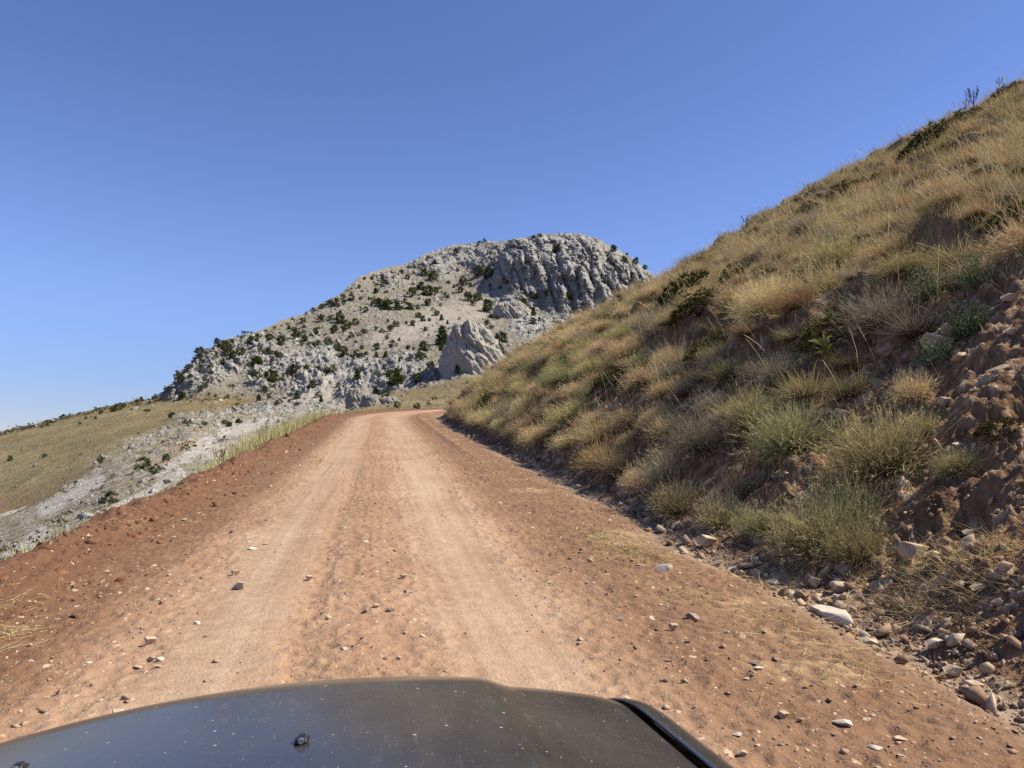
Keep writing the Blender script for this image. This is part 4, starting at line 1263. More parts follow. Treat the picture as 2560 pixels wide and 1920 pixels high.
def hill_grass():
    rng = np.random.RandomState(23)
    n = 260000
    r = np.exp(rng.uniform(math.log(5.5), math.log(88), n * 2))
    th = rng.uniform(R(2), R(50), n * 2)
    x, y = r * np.sin(th), r * np.cos(th)
    d = lateral(x, y)
    patch = fbm(np.stack([x * 0.45, y * 0.45, x * 0], 1) + 33, 4, 0.6)
    k = (d > 4.2) & (x < 70) & (y < 80) & (rng.uniform(0, 1, n * 2) < veg_amount(x, y) * np.clip(0.62 + 1.9 * patch, 0.06, 1))
    x, y, d, r, patch = (a[k][:n] for a in (x, y, d, r, patch))
    m = len(x)
    P = hill_points(x, y)
    P[:, 0], P[:, 1] = x, y
    up = sstep(8, 14, d)
    tall = np.clip(0.55 + 0.9 * fbm(np.stack([x * 0.25, y * 0.25, x * 0], 1) + 51, 3), 0.25, 1.2)
    L = (0.20 + 0.30 * up * tall) * rng.uniform(0.5, 1.25, m)
    lean = 0.35 * fbm(np.stack([x * 0.6, y * 0.6, x * 0], 1) + 13, 2)
    D = unit(np.stack([rng.normal(-0.12, 0.32, m) + lean, rng.normal(0, 0.32, m) + np.roll(lean, 1) * 0, np.ones(m)], 1))
    W = (0.0045 + 0.00042 * r) * rng.uniform(0.7, 1.3, m)
    bend = np.stack([rng.normal(-0.12, 0.16, m), rng.normal(0, 0.16, m), rng.uniform(-0.25, 0, m)], 1)
    t = np.clip(0.5 + 1.1 * patch + rng.normal(0, 0.28, m), 0, 1)
    c1 = lerp((0.42, 0.35, 0.16), (0.72, 0.57, 0.30), t)
    gr = rng.uniform(0, 1, m) < np.clip(0.22 - 0.5 * patch, 0.03, 0.6)
    c1[gr] = lerp((0.25, 0.24, 0.10), (0.40, 0.36, 0.16), t)[gr]
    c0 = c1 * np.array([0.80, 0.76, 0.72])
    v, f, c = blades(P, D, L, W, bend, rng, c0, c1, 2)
    # lone tall stems with a seed head
    i = rng.choice(m, 2600, replace=False)
    i = i[d[i] > 5]
    k = len(i)
    D2 = unit(np.stack([rng.normal(-0.25, 0.35, k), rng.normal(0, 0.35, k), np.ones(k)], 1))
    L2 = rng.uniform(0.45, 1.0, k)
    c2 = lerp((0.55, 0.43, 0.22), (0.78, 0.65, 0.40), rng.uniform(0, 1, k))
    b2 = np.stack([rng.normal(-0.1, 0.15, k), rng.normal(0, 0.15, k), -rng.uniform(0, 0.2, k)], 1)
    s2 = blades(P[i], D2, L2, 0.004 + 0.00035 * r[i], b2, rng, c2 * 0.8, c2, 3, taper=False)
    hd = blades(P[i] + (D2 + b2) * L2[:, None] * 0.97, unit(D2 + 1.6 * b2), np.full(k, 0.10), 0.010 + 0.0005 * r[i], b2 * 0.5, rng, c2, c2, 2)
    v, f, c = join([(v, f, c), s2, hd])
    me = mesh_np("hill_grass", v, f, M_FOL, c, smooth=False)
    tag(link("hill_grass", me), "dry straw and olive grass covering the right hillside", "grass", kind="stuff")


hill_grass()


def verge_grass():
    """pale grass on the outer side of the berm, loose straw on the verges and weeds in the ditch"""
    rng = np.random.RandomState(31)
    parts = []
    n = 16000
    s = np.exp(rng.uniform(math.log(5), math.log(62), n))
    lat = -3.95 - rng.gamma(1.6, 0.34, n)
    w = sstep(19, 25, s) * (1 - sstep(52, 60, s)) + 0.30 * (1 - sstep(10, 14, s)) + 0.10
    k = (rng.uniform(0, 1, n) < w) & (lat > -7)
    s, lat = s[k], lat[k]
    i = np.clip(np.searchsorted(ROAD_S, s), 0, len(ROAD_S) - 1)
    j = np.clip(np.searchsorted(ROAD_L, lat), 0, len(ROAD_L) - 1)
    P = ROAD_V[i, j].astype(float)
    m = len(P)
    tallz = 0.16 + 0.50 * sstep(20, 26, s)
    t = rng.uniform(0, 1, m)
    c1 = lerp((0.50, 0.43, 0.20), (0.68, 0.58, 0.33), t)
    g = rng.uniform(0, 1, m) < 0.3
    c1[g] = lerp((0.30, 0.32, 0.13), (0.42, 0.40, 0.18), t)[g]
    D = unit(np.stack([rng.normal(-0.1, 0.2, m), rng.normal(0, 0.25, m), np.ones(m)], 1))
    parts.append(blades(P, D, tallz * rng.uniform(0.5, 1.3, m), (0.005 + 0.0004 * s) * rng.uniform(0.8, 1.3, m), rng.normal(0, 0.15, (m, 3)), rng, c1 * 0.85, c1, 2))
    v, f, c = join(parts)
    tag(link("verge_grass", mesh_np("verge_grass", v, f, M_FOL, c, smooth=False)), "pale yellow grass fringing the outer edge of the red berm", "grass", kind="stuff")
    # straw lying about
    spots = [(1560, 1380, 0.55, 500), (1500, 1345, 0.4, 260), (1640, 1400, 0.35, 200), (20, 1535, 0.35, 130), (1905, 1455, 0.35, 120), (2400, 1500, 0.55, 420), (2300, 1445, 0.5, 300), (2470, 1420, 0.4, 200), (2280, 1530, 0.5, 260), (2120, 1660, 0.6, 130), (480, 1215, 0.6, 150), (330, 1290, 0.6, 150), (40, 1465, 0.4, 120), (1750, 1500, 0.5, 80), (1980, 1560, 0.6, 150), (640, 1140, 1.0, 150)]
    P, Dd, L, Wd = [], [], [], []
    for px, py, rad, cnt in spots:
        c0 = hill_at(px, py)
        for q in range(cnt):
            a, rr = rng.uniform(0, 2 * math.pi), rad * abs(rng.normal(0, 0.6))
            x, y = c0[0] + rr * math.cos(a), c0[1] + 1.6 * rr * math.sin(a)
            z = float(hill_points(np.array([x]), np.array([y]))[0, 2]) if x > 4.0 else -99
            z = max(z, float(road_point(x, y)[2])) if x < 4.7 else z
            P.append((x, y, z + rng.uniform(0.004, 0.03)))
            e = rng.normal(0, 0.25) if x < 4.1 else abs(rng.normal(0.3, 0.4))
            b = rng.uniform(0, 2 * math.pi)
            Dd.append((math.cos(b), math.sin(b), e))
            L.append(rng.uniform(0.08, 0.34)); Wd.append(rng.uniform(0.003, 0.006))
    # single straws scattered over the verges
    for q in range(900):
        y = math.exp(rng.uniform(math.log(4.2), math.log(26)))
        x = rng.uniform(1.8, 3.8) if q % 3 else rng.uniform(-3.3, -2.0)
        z = float(road_point(x, y)[2])
        b = rng.uniform(0, 2 * math.pi)
        P.append((x, y, z + 0.008)); Dd.append((math.cos(b), math.sin(b), rng.normal(0, 0.08))); L.append(rng.uniform(0.04, 0.16)); Wd.append(rng.uniform(0.003, 0.005) * (1 + y * 0.03))
    P, Dd, L, Wd = np.array(P), unit(np.array(Dd)), np.array(L), np.array(Wd)
    m = len(P)
    c1 = lerp((0.50, 0.36, 0.17), (0.74, 0.60, 0.34), rng.uniform(0, 1, m))
    v, f, c = blades(P, Dd, L, Wd, rng.normal(0, 0.12, (m, 3)) - np.array([0, 0, 0.05]), rng, c1 * 0.9, c1, 2)
    tag(link("dry_straw", mesh_np("dry_straw", v, f, M_FOL, c, smooth=False)), "dry broken straw lying on the verges and the cut bank", "straw", kind="stuff")


verge_grass()

# ------------------------------------------------------------------ labels in order
ORD = ["first", "second", "third", "fourth", "fifth", "sixth", "seventh", "eighth", "ninth", "tenth", "eleventh", "twelfth", "thirteenth", "fourteenth", "fifteenth", "sixteenth", "seventeenth",
       "eighteenth", "nineteenth", "twentieth"]
ORD += ["twenty-" + k for k in ORD[:9]] + ["thirtieth"] + ["thirty-" + k for k in ORD[:9]] + ["fortieth"]


def number_labels(items):
    """items: (object, px, look, place); within one place the objects are counted from the left, or from the right past the middle"""
    rows = {}
    for it in items:
        rows.setdefault(it[3], []).append(it)
    for place, row in rows.items():
        row.sort(key=lambda t: t[1])
        n = len(row)
        for k, (o, px, look, _) in enumerate(row):
            if n == 1:
                o["label"] = f"{look} {place}"
            elif k <= (n - 1) // 2 + (n > 39):
                o["label"] = f"{look}, {'leftmost' if k == 0 else ORD[k] + ' from left'} {place}"
            else:
                q = n - 1 - k
                o["label"] = f"{look}, {'rightmost' if q == 0 else ORD[q] + ' from right'} {place}"


# ------------------------------------------------------------------ single plants on the hillside
PLANTS = [  # px, py of the base, width in photo px, kind, label
    (2216, 1150, 235, 'olive', "big round olive shrub with grey twigs, alone on bare earth below the pale rocks"),
    (2120, 1300, 215, 'green', "large loose green shrub drooping over bare earth, below the round olive shrub"),
    (1985, 1130, 190, 'green', "grey green shrub with long fanned twigs left of the round olive shrub"),
    (1808, 1310, 118, 'straw', "bright straw ball shrub near the ditch, the palest on the lower bank"),
    (2205, 830, 165, 'grey', "grey green twiggy cushion just left of the big sunlit pale rock"),
    (2090, 850, 150, 'juniper', "dark yellow green juniper bush in shadow under the pale mound cushion"),
    (2090, 745, 175, 'straw', "pale yellow mound cushion with a smooth domed top, upper bank"),
    (2500, 1105, 80, 'juniper', "small bright green bush in front of the dark hollow at the right edge"),
    (2074, 915, 75, 'rosette', "yellow leaved broad plant standing in dark shade of the bank"),
    (2030, 1370, 170, 'olive', "low spreading olive shrub hanging over the ditch rubble"),
    (2150, 1370, 140, 'olive', "olive shrub at the bank foot next to the dark earth hollow"),
    (1905, 1330, 130, 'green', "low green shrub right of the bright straw ball"),
    (1700, 1290, 130, 'olive', "yellow olive shrub overhanging the ditch, left of the bright straw ball"),
    (1670, 1195, 150, 'grey', "brown grey shrub with drooping dead twigs above the ditch"),
    (1540, 1190, 100, 'tussock', "tall fanned straw tussock leaning over the ditch edge"),
    (1600, 1215, 90, 'straw', "straw cushion right of the fanned tussock by the ditch"),
    (1860, 1215, 120, 'straw', "yellow straw shrub in the second row above the bright straw ball"),
    (1760, 1150, 150, 'grey', "dead reddish grey shrub with drooping stems in mid bank"),
    (1880, 1090, 130, 'olive', "olive shrub in shade left of the fanned grey green one"),
    (2340, 900, 90, 'herb', "leafy green herb among the pale rocks, left of two"),
    (2420, 840, 110, 'herb', "leafy green herb beside the big sunlit rock, right of two"),
    (2450, 760, 100, 'herb', "grey green leafy herb at the top of the stony bank"),
    (2330, 780, 120, 'herb', "low leafy herb patch under dry grass above the pale rocks"),
    (2290, 985, 90, 'straw', "small straw bush between round olive shrub and pale rocks"),
    (2320, 1100, 70, 'olive', "little yellow bush touching the round olive shrub's right side"),
    (1930, 830, 150, 'straw', "long straw cushion lit along its top, centre of the bank"),
    (2400, 1170, 90, 'olive', "sparse yellow green plant on loose brown earth at right"),
    (1500, 790, 60, 'juniper', "dark juniper patch on the crest side of the far slope"),
    (1230, 1010, 70, 'juniper', "dark brown bush on the hill's nose, directly above the bend"),
    (2530, 590, 130, 'juniper', "dark evergreen bush cut by the right edge, above the rocky bank"),
    (1720, 760, 110, 'juniper', "black shaded juniper shelf, uppermost of three in mid slope"),
    (1750, 830, 110, 'juniper', "yellow tipped juniper shelf, middle of three in mid slope"),
    (1770, 880, 110, 'juniper', "yellow tipped juniper shelf, lowest of three in mid slope"),
    (1530, 990, 90, 'juniper', "dark green juniper clump among straw shrubs, lower mid slope"),
    (1850, 720, 110, 'juniper', "dark juniper tangle right of the three shelves"),
    (2330, 380, 150, 'juniper', "long dark juniper mat, highest on the upper slope"),
    (2400, 330, 120, 'juniper', "dark juniper mat just below the tall dead stalk"),
    (2120, 500, 130, 'juniper', "flat juniper mat in pale grass, middle of the upper slope"),
    (2020, 550, 110, 'juniper', "flat dark mat near the skyline, left of the middle one"),
    (2210, 460, 80, 'juniper', "small dark juniper mat right of the middle one"),
    (2520, 250, 90, 'juniper', "dark bush patch close to the skyline at the right edge"),
    (1390, 880, 70, 'juniper', "dark shaded bush shelf on the far slope below the crest"),
    (1330, 905, 60, 'juniper', "black shaded bush shelf next to the crest at the hill's far end"),
    (1640, 770, 40, 'juniper', "small dark bush where the mountain meets the hill's skyline"),
]
rng_p = random.Random(9)
taken = []
P_GROUP = "single shrubs and plants on the right hillside"
CATS = {'juniper': "juniper", 'herb': "herb", 'rosette': "plant", 'tussock': "tussock"}
NAMES = {'straw': "straw_shrub", 'olive': "olive_shrub", 'green': "green_shrub", 'grey': "grey_shrub", 'rust': "rust_shrub", 'tussock': "grass_tussock", 'juniper': "low_juniper", 'herb': "leafy_herb", 'rosette': "yellow_plant"}
WIDTH = {'straw': 1.22, 'olive': 1.22, 'green': 1.32, 'grey': 1.2, 'rust': 1.2, 'tussock': 0.95, 'juniper': 1.25, 'herb': 0.85, 'rosette': 0.8}


def plant(kind, p, width, label=None, flatten=1.0):
    o = link(NAMES[kind], rng_p.choice(SHRUB[kind]), None, p)
    s = width / WIDTH[kind]
    o.scale = (s, s, s * flatten * rng_p.uniform(0.85, 1.15))
    o.rotation_euler = (0, R(-33 if kind == 'juniper' else -14) if p[0] > 4.4 else 0, 0)
    o.rotation_euler.rotate_axis('Z', rng_p.uniform(0, 6.28))
    taken.append((p[0], p[1], width))
    return tag(o, label, CATS.get(kind, "shrub"), P_GROUP)


for px, py, w, kind, label in PLANTS:
    p = hill_at(px, py)
    r = float(np.linalg.norm(p - CAM))
    k_ = (1.35 if py > 600 else 0.95) if kind == 'juniper' and w > 60 else 1.0
    plant(kind, p - np.array([0, 0, 0.03]), w / F_PX * r * k_ * (1.06 if kind != 'juniper' else 1), label, k_ ** 0.6 if kind == 'juniper' else 1.3)

# rows of shrubs along the bank, then scattered ones up the slope
AUTO = []
rng_a = np.random.RandomState(77)
cand = []
for k in range(9000):
    y = math.exp(rng_a.uniform(math.log(8.0), math.log(46)))
    d = 4.35 + rng_a.gamma(1.3, 2.4)
    if y < ARC_Y:
        x, yy = d, y
    else:
        th = (y - ARC_Y) / ARC_R
        x, yy = ARC_R - (ARC_R - d) * math.cos(th), ARC_Y + (ARC_R - d) * math.sin(th)
        if d > 20:
            continue
    if x > 30:
        continue
    v = float(veg_amount(np.array([x]), np.array([yy]))[0])
    if rng_a.uniform() > max(v, 0.85 * (4.4 < d < 9 and y > 11.0 + 0.3 * (d - 4))):
        continue
    n = float(fbm(np.array([[x * 0.5, yy * 0.5, 3.0]]), 3)[0])
    w = rng_a.uniform(0.60, 1.22) * (1.0 if d < 9 else 0.85) * (1 + 0.010 * y)
    if any((x - a) ** 2 + (yy - b) ** 2 < ((0.38 if y < 24 else 0.33) * (w + c)) ** 2 for a, b, c in taken):
        continue
    if d > 9.5 and rng_a.uniform() < 0.62:
        continue
    u = rng_a.uniform()
    if d < 9:
        kind = 'straw' if u < 0.33 else 'olive' if u < 0.62 else 'green' if u < 0.74 else 'grey' if u < 0.86 else 'rust' if u < 0.93 else 'tussock'
    else:
        kind = 'tussock' if u < 0.42 else 'straw' if u < 0.58 else 'olive' if u < 0.70 else 'grey' if u < 0.82 else 'rust' if u < 0.86 else 'herb' if u < 0.89 else 'juniper'
    p = hill_points(np.array([x]), np.array([yy]))[0]
    p[0], p[1] = x, yy
    px, py = project(p)
    if not (900 < px < 2640 and py < 1500):
        continue
    o = plant(kind, p - np.array([0, 0, 0.04]), w)
    AUTO.append((o, px, py, kind, d, y))
    if len(AUTO) >= 255:
        break
LOOK = {'straw': "straw yellow cushion shrub", 'olive': "olive yellow shrub", 'green': "loose green shrub", 'grey': "grey brown twiggy shrub", 'rust': "rust brown shrub", 'tussock': "pale grass tussock", 'juniper': "low dark juniper", 'herb': "leafy grey green herb"}
lab = []
for o, px, py, kind, d, y in AUTO:
    row = "at the bank's foot" if d < 6.0 else "in the bank's second row" if d < 7.6 else "in the bank's third row" if d < 9.5 else "on the upper slope"
    far = "near the bend" if y > 34 else "midway along" if y > 17 else "nearby"
    lab.append((o, px, LOOK[kind], f"{row} {far}", kind))
keyed = {}
for it in lab:
    keyed.setdefault((it[4], it[3]), []).append(it)
for key, its in keyed.items():
    number_labels([t[:4] for t in its])

def scrub():
    """the shrub cover between and beyond the single shrubs, too much to count"""
    rng = np.random.RandomState(41)
    light = {}
    for kind in ('straw', 'olive', 'green', 'grey', 'rust', 'tussock'):
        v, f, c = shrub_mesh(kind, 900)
        nb = 1700 if kind in ('straw', 'olive') else 900 if kind == 'tussock' else 1500 if kind == 'green' else 1400
        v, c = v[:nb * 8].reshape(nb, 8, 3)[::2], c[:nb * 8].reshape(nb, 8, 3)[::2]
        w = v[:, 1::2] - v[:, 0::2]
        m_ = (v[:, 1::2] + v[:, 0::2]) / 2
        v = np.stack([m_ - w * 0.9, m_ + w * 0.9], 2).reshape(len(v), 8, 3)
        light[kind] = (v, c)
    kinds = list(light)
    parts, n = [], 0
    spots = [(a, b, c * 0.8) for a, b, c in taken]
    for k in range(16000):
        y = math.exp(rng.uniform(math.log(9), math.log(78)))
        d = 4.35 + rng.gamma(1.4, 3.2)
        x, yy = d, y
        if y >= ARC_Y:
            th = (y - ARC_Y) / ARC_R
            x, yy = ARC_R - (ARC_R - d) * math.cos(th), ARC_Y + (ARC_R - d) * math.sin(th)
            if d > 24:
                continue
        if x > 26 or yy > 79 or rng.uniform() > max(float(veg_amount(np.array([x]), np.array([yy]))[0]), 0.75 * (d < 9 and y > 20)):
            continue
        w = rng.uniform(0.45, 1.0) * (1 + 0.009 * y)
        if any((x - a) ** 2 + (yy - b) ** 2 < (0.41 * (w + c)) ** 2 for a, b, c in spots):
            continue
        if d > 9.5 and rng.uniform() < 0.55:
            continue
        spots.append((x, yy, w))
        u = rng.choice(6, p=(0.30, 0.27, 0.08, 0.13, 0.08, 0.14))
        v, c = light[kinds[u]]
        if y > 30:
            v, c = v[::2], c[::2]
        a = rng.uniform(0, 6.28)
        R_ = np.array([[math.cos(a), -math.sin(a), 0], [math.sin(a), math.cos(a), 0], [0, 0, 1]])
        p = hill_points(np.array([x]), np.array([yy]))[0]
        vv = (v.reshape(-1, 3) @ R_.T) * w * np.array([1, 1, rng.uniform(0.8, 1.15)])
        vv[:, 0] -= rng.uniform(-0.05, 0.3) * vv[:, 2]
        vv[:, 1] += rng.uniform(-0.25, 0.25) * vv[:, 2]
        parts.append((vv + np.array([x, yy, p[2] - 0.04]), c.reshape(-1, 3) * rng.uniform(0.65, 1.3)))
        n += 1
        if n >= 620:
            break
    v = np.concatenate([q[0] for q in parts]); c = np.concatenate([q[1] for q in parts])
    nb = len(v) // 8
    k = np.arange(3) * 2
    f = (np.stack([k, k + 1, k + 3, k + 2], 1)[None] + (np.arange(nb) * 8)[:, None, None]).reshape(-1, 4)
    tag(link("scrub", mesh_np("scrub", v, f, M_FOL, c, smooth=False)), "mixed dry scrub filling the gaps between shrubs on the right hillside", "scrub", kind="stuff")


scrub()

# dead flower stalks against the sky and on the slope
def stalk_mesh(seed, branches=5, col=(0.22, 0.17, 0.11)):
    rng = np.random.RandomState(seed)
    parts = [tube([(0, 0, 0), (0.01, 0, 0.3), (0.0, 0.01, 0.62), (0.02, 0, 0.8)], (0.022, 0.018, 0.014, 0.008), 6, col)]
    tops = []
    for b in range(branches):
        a, t = rng.uniform(0, 6.28), rng.uniform(0.1, 0.28)
        z0 = rng.uniform(0.42, 0.7)
        parts.append(tube([(0.005, 0, z0), (t * 0.6 * math.cos(a), t * 0.6 * math.sin(a), z0 + 0.12), (t * math.cos(a), t * math.sin(a), rng.uniform(0.85, 1.02))], (0.010, 0.009, 0.006), 5, col))
        tops.append((t, a))
    n = 420
    i = rng.randint(0, branches, n)
    s = rng.uniform(0.25, 1, n)
    tt = np.array([q[0] for q in tops])[i] * (0.3 + 0.7 * s)
    aa = np.array([q[1] for q in tops])[i]
    C = np.stack([tt * np.cos(aa), tt * np.sin(aa), 0.58 + 0.42 * s], 1) + rng.normal(0, 0.014, (n, 3))
    parts.append(leaves(C, rng.uniform(0.010, 0.022, n), rng, vary((0.25, 0.19, 0.12), n, rng), 0.6))
    m = 60
    C = np.stack([rng.normal(0, 0.05, m), rng.normal(0, 0.05, m), rng.uniform(0, 0.22, m)], 1)
    parts.append(leaves(C, rng.uniform(0.03, 0.06, m), rng, vary((0.10, 0.12, 0.06), m, rng), 0.4))
    v, f, c = join(parts)
    return mesh_np("dead_stalk", v, f, M_FOL, c, smooth=False)


ST = [stalk_mesh(3, 6), stalk_mesh(8, 3, (0.30, 0.20, 0.11))]
for px, py, h, k, lb in [(2437, 292, 56, 0, "tall dead forked flower stalk, dark against the sky at upper right"), (1867, 592, 44, 1, "lone small dead stalk against the sky where the slope leaves the mountain"),
                         (2030, 518, 46, 1, "brown weed clump on the skyline, larger of two side by side"), (1998, 526, 34, 1, "thin brown weed on the skyline, smaller of two side by side"),
                         (2418, 292, 36, 1, "reddish weed just left of the tall dead forked stalk"), (2500, 236, 34, 1, "reddish weed on the skyline right of the tall dead forked stalk"),
                         (547, 1190, 66, 0, "brown dead stalk rising from the berm grass against white scree"), (650, 1118, 40, 1, "thin grey stalk at the outer edge of the berm before the scree")]:
    p = hill_at(px, py)
    if px < 1000:
        dd = rays(px, py)
        tt = -4.25 / dd[0]
        p = CAM + tt * dd
    o = link("dead_stalk", ST[k], None, p - np.array([0, 0, 0.05]))
    s = h / F_PX * float(np.linalg.norm(p - CAM)) * 1.05
    o.scale = (s, s, s)
    o.rotation_euler[2] = rng_p.uniform(0, 6)
    tag(o, lb, "stalk", "dead stalks")

# ------------------------------------------------------------------ junipers on the mountain
def juniper_tree(kind, seed):
    """unit-high tree: crown of many small sprays in clumps, and a short trunk with limbs"""
    rng = np.random.RandomState(seed)
    nc = {'round': 46, 'cone': 46, 'wide': 40, 'flat': 30, 'column': 44}[kind]
    C, S_ = [], []
    for k in range(nc):
        while True:
            h = rng.uniform(0.02, 1)
            if kind == 'round':
                rad = 0.46 * math.sqrt(max(0, 1 - ((h - 0.5) / 0.52) ** 2))
            elif kind == 'cone':
                rad = 0.36 * (1 - h) ** 0.75 * min(1, h / 0.10 + 0.5)
            elif kind == 'wide':
                rad = 0.54 * math.sqrt(max(0, 1 - ((h - 0.42) / 0.58) ** 2))
            elif kind == 'flat':
                h = rng.uniform(0.45, 1.0)
                rad = 0.62 * math.sqrt(max(0, 1 - ((h - 0.68) / 0.33) ** 2))
            else:
                rad = 0.24 * (1 - max(0, h - 0.3) / 0.75) ** 0.7
            if rad > 0.03:
                break
        a = rng.uniform(0, 2 * math.pi)
        q = rad * math.sqrt(rng.uniform(0.25, 1.0)) * (1 + 0.13 * math.sin(2 * a + seed) + 0.10 * math.sin(5 * a + h * 7 + seed))
        C.append((q * math.cos(a), q * math.sin(a), h * 0.93 + 0.03))
        S_.append(rng.uniform(0.09, 0.17) * (0.75 if kind in ('cone', 'column') else 1.0))
    C, S_ = np.array(C), np.array(S_)
    m = 44
    pts = np.repeat(C, m, 0) + rng.normal(size=(nc * m, 3)) * np.repeat(S_, m)[:, None] * np.array([0.55, 0.55, 0.42])
    tint = np.repeat(rng.uniform(0, 1, nc), m)
    col = lerp((0.045, 0.060, 0.028), (0.105, 0.128, 0.052), np.clip(tint + rng.normal(0, 0.2, nc * m), 0, 1))
    v, f, c = leaves(pts, rng.uniform(0.03, 0.062, nc * m), rng, col, 0.55)
    crown = mesh_np("crown", v, f, M_JUN, c, smooth=False)
    parts = [tube([(0, 0, -0.12), (0.01, 0, 0.12), (0.02, 0.01, 0.35), (0.0, 0.02, 0.6)], (0.050, 0.042, 0.032, 0.012), 7)]
    for k in range(5):
        a, z = rng.uniform(0, 6.28), rng.uniform(0.12, 0.45)
        w = 0.3 if kind in ('round', 'wide', 'flat') else 0.15
        parts.append(tube([(0.01, 0, z), (w * 0.5 * math.cos(a), w * 0.5 * math.sin(a), z + 0.10), (w * math.cos(a), w * math.sin(a), z + 0.24)], (0.022, 0.016, 0.006), 5))
    v, f, c = join(parts)
    trunk = mesh_np("trunk", v, f, M_BARK, c)
    return crown, trunk


TREE = {k: [juniper_tree(k, 60 + 7 * i + len(k)) for i in range(n)] for k, n in (('round', 4), ('cone', 2), ('wide', 3), ('flat', 2), ('column', 1))}
KEY = {'r': 'round', 'c': 'cone', 'w': 'wide', 'u': 'flat', 'k': 'column'}
Z1 = """145 1185 65 r,148 1258 55 r,80 1395 45 w,85 1225 20 w,283 1212 30 w,217 1192 20 w,337 1218 15 r,386 1232 18 r,472 1240 25 w,570 1228 18 w,529 1295 18 r,683 1268 55 c,823 1310 50 w,945 1262 68 c,1052 1212 65 r,1012 1105 45 r,695 1118 28 w,655 1130 50 r,725 1200 40 w,765 1130 90 r,1150 1105 45 r,1195 1110 55 w,925 1085 70 r,1088 1100 35 r,
580 818 28 u,608 808 18 u,629 812 14 w,537 828 12 w,790 765 25 u,840 748 10 w,1012 683 20 w,1058 662 22 u,1165 632 38 w,1210 640 70 r,1262 585 35 u,1270 610 30 r,1320 560 25 w,1322 598 48 w,1495 490 25 u,1490 540 45 c,1553 488 48 r,1605 448 25 w,1608 415 12 w,1670 415 30 r,1722 370 35 u,1712 440 38 r,1855 330 32 w,1900 350 40 c,1752 405 20 r,1828 410 55 r,1890 440 75 w,2045 290 45 r,2200 210 25 w,
560 855 25 w,668 865 48 w,495 905 35 w,753 890 55 r,835 910 70 r,640 930 70 r,985 740 40 r,1115 730 52 r,940 842 58 r,995 870 50 r,992 805 28 w,1090 890 40 w,1240 740 80 r,1185 720 40 w,1350 745 50 w,1285 775 70 r,1205 805 58 r,1070 815 50 r,1100 775 20 w,1225 930 65 r,1270 965 80 r,1293 855 20 w,1422 675 40 w,1500 620 50 r,1525 635 65 r,1572 655 75 r,1640 660 75 c,1690 620 45 w,1730 650 50 r,1745 565 65 r,1805 500 60 r,1850 540 75 r,1905 525 45 r,1850 630 55 r,1785 700 40 r,1885 660 25 w,1912 685 40 r,1945 715 50 c,1990 748 35 c,1975 570 45 w,2130 590 65 r,2095 475 65 w,2075 525 45 r,2195 595 60 r,1495 795 30 w,1530 810 35 w,1630 765 50 w,1700 745 25 r,1860 725 25 r,1410 825 40 w,1355 885 25 w,1500 915 52 r,1605 900 50 w,1655 860 25 r,1570 855 30 w,1495 975 50 c,1562 970 55 c,1425 955 30 w,1825 935 80 r,1950 880 135 k,1948 920 50 r,1795 1035 70 r,1365 1180 90 c,1615 1210 120 r,1650 1205 80 r,1780 1180 70 r,1870 1090 75 r,1490 1250 70 c,1380 1010 50 w,1265 1020 25 w,1560 1265 60 w,1640 1330 30 w,1775 1335 28 w,1510 1105 25 w,
430 960 80 r,395 905 45 r,470 990 75 r,380 1015 40 w,362 960 35 r,270 1025 70 r,240 1045 30 w,555 985 65 r,665 1050 70 r,740 990 45 r,790 1005 60 r,825 1020 45 r,540 1030 30 w,350 1085 30 w,455 1100 30 w,2065 1120 75 r,2125 1100 90 c,480 1455 35 w,445 1445 20 w,540 1440 20 w,205 1440 20 w,2069 715 22 w"""
Z2 = """600 660 90 r,920 710 72 c,915 780 55 r,965 755 50 c,1110 785 50 c,668 718 35 w,600 755 40 r,632 780 30 w,700 885 90 r,685 930 50 w,550 210 28 w,585 200 25 w,925 170 30 w,965 180 30 r,1475 265 55 r,1570 280 25 w,1635 320 30 r,1690 380 45 r,1550 350 60 r,1625 355 45 w,1085 260 60 r,610 430 80 w,545 410 70 r,850 660 70 r,1020 580 60 r,920 590 60 w,1165 600 60 r,1290 150 12 w"""
Z6 = """990 490 95 w,65 425 35 r,697 437 22 r,1015 98 32 u,1190 122 38 w,330 178 20 w,290 190 15 w,358 158 10 w,592 136 18 w,660 136 15 w,553 168 12 w,305 388 12 w,1150 425 30 w,1075 510 30 w,760 735 20 w,810 70 45 w,780 85 40 w,700 100 30 w,860 50 25 w,1580 185 30 w,1650 168 25 w,1410 180 25 w,1280 165 30 w"""
TREES = []
for txt, k, ox, oy in ((Z1, 0.3617, 400, 540), (Z2, 0.3617, 1000, 540), (Z6, 0.3617, 0, 1000)):
    for rec in txt.replace("\n", "").split(","):
        a, b, h, t = rec.split()
        TREES.append((ox + float(a) * k, oy + float(b) * k, float(h) * k, KEY[t]))
rng_t = random.Random(21)
_k = 0
while _k < 85:
    a_, b_ = rng_t.uniform(440, 1330), rng_t.uniform(640, 1010)
    t_, s_ = np.interp(a_, *np.array(LINES['h'], float).T[:2]), np.interp(a_, *np.array(LINES['d'], float).T[:2])
    if not t_ + 6 < b_ < s_ - 4 or any(abs(a_ - q[0]) + abs(b_ - q[1]) < 13 for q in TREES) or (a_ > 1100 and b_ > 800):
        continue
    TREES.append((a_, b_, rng_t.uniform(7, 15) * (0.75 if b_ < 760 else 1.1), rng_t.choice(('round', 'wide', 'wide', 'round', 'cone'))))
    _k += 1
proto = {}
lab = []
JL = {'round': "dark rounded juniper", 'cone': "dark pointed juniper", 'wide': "low spreading juniper", 'flat': "flat topped juniper", 'column': "tall narrow juniper"}
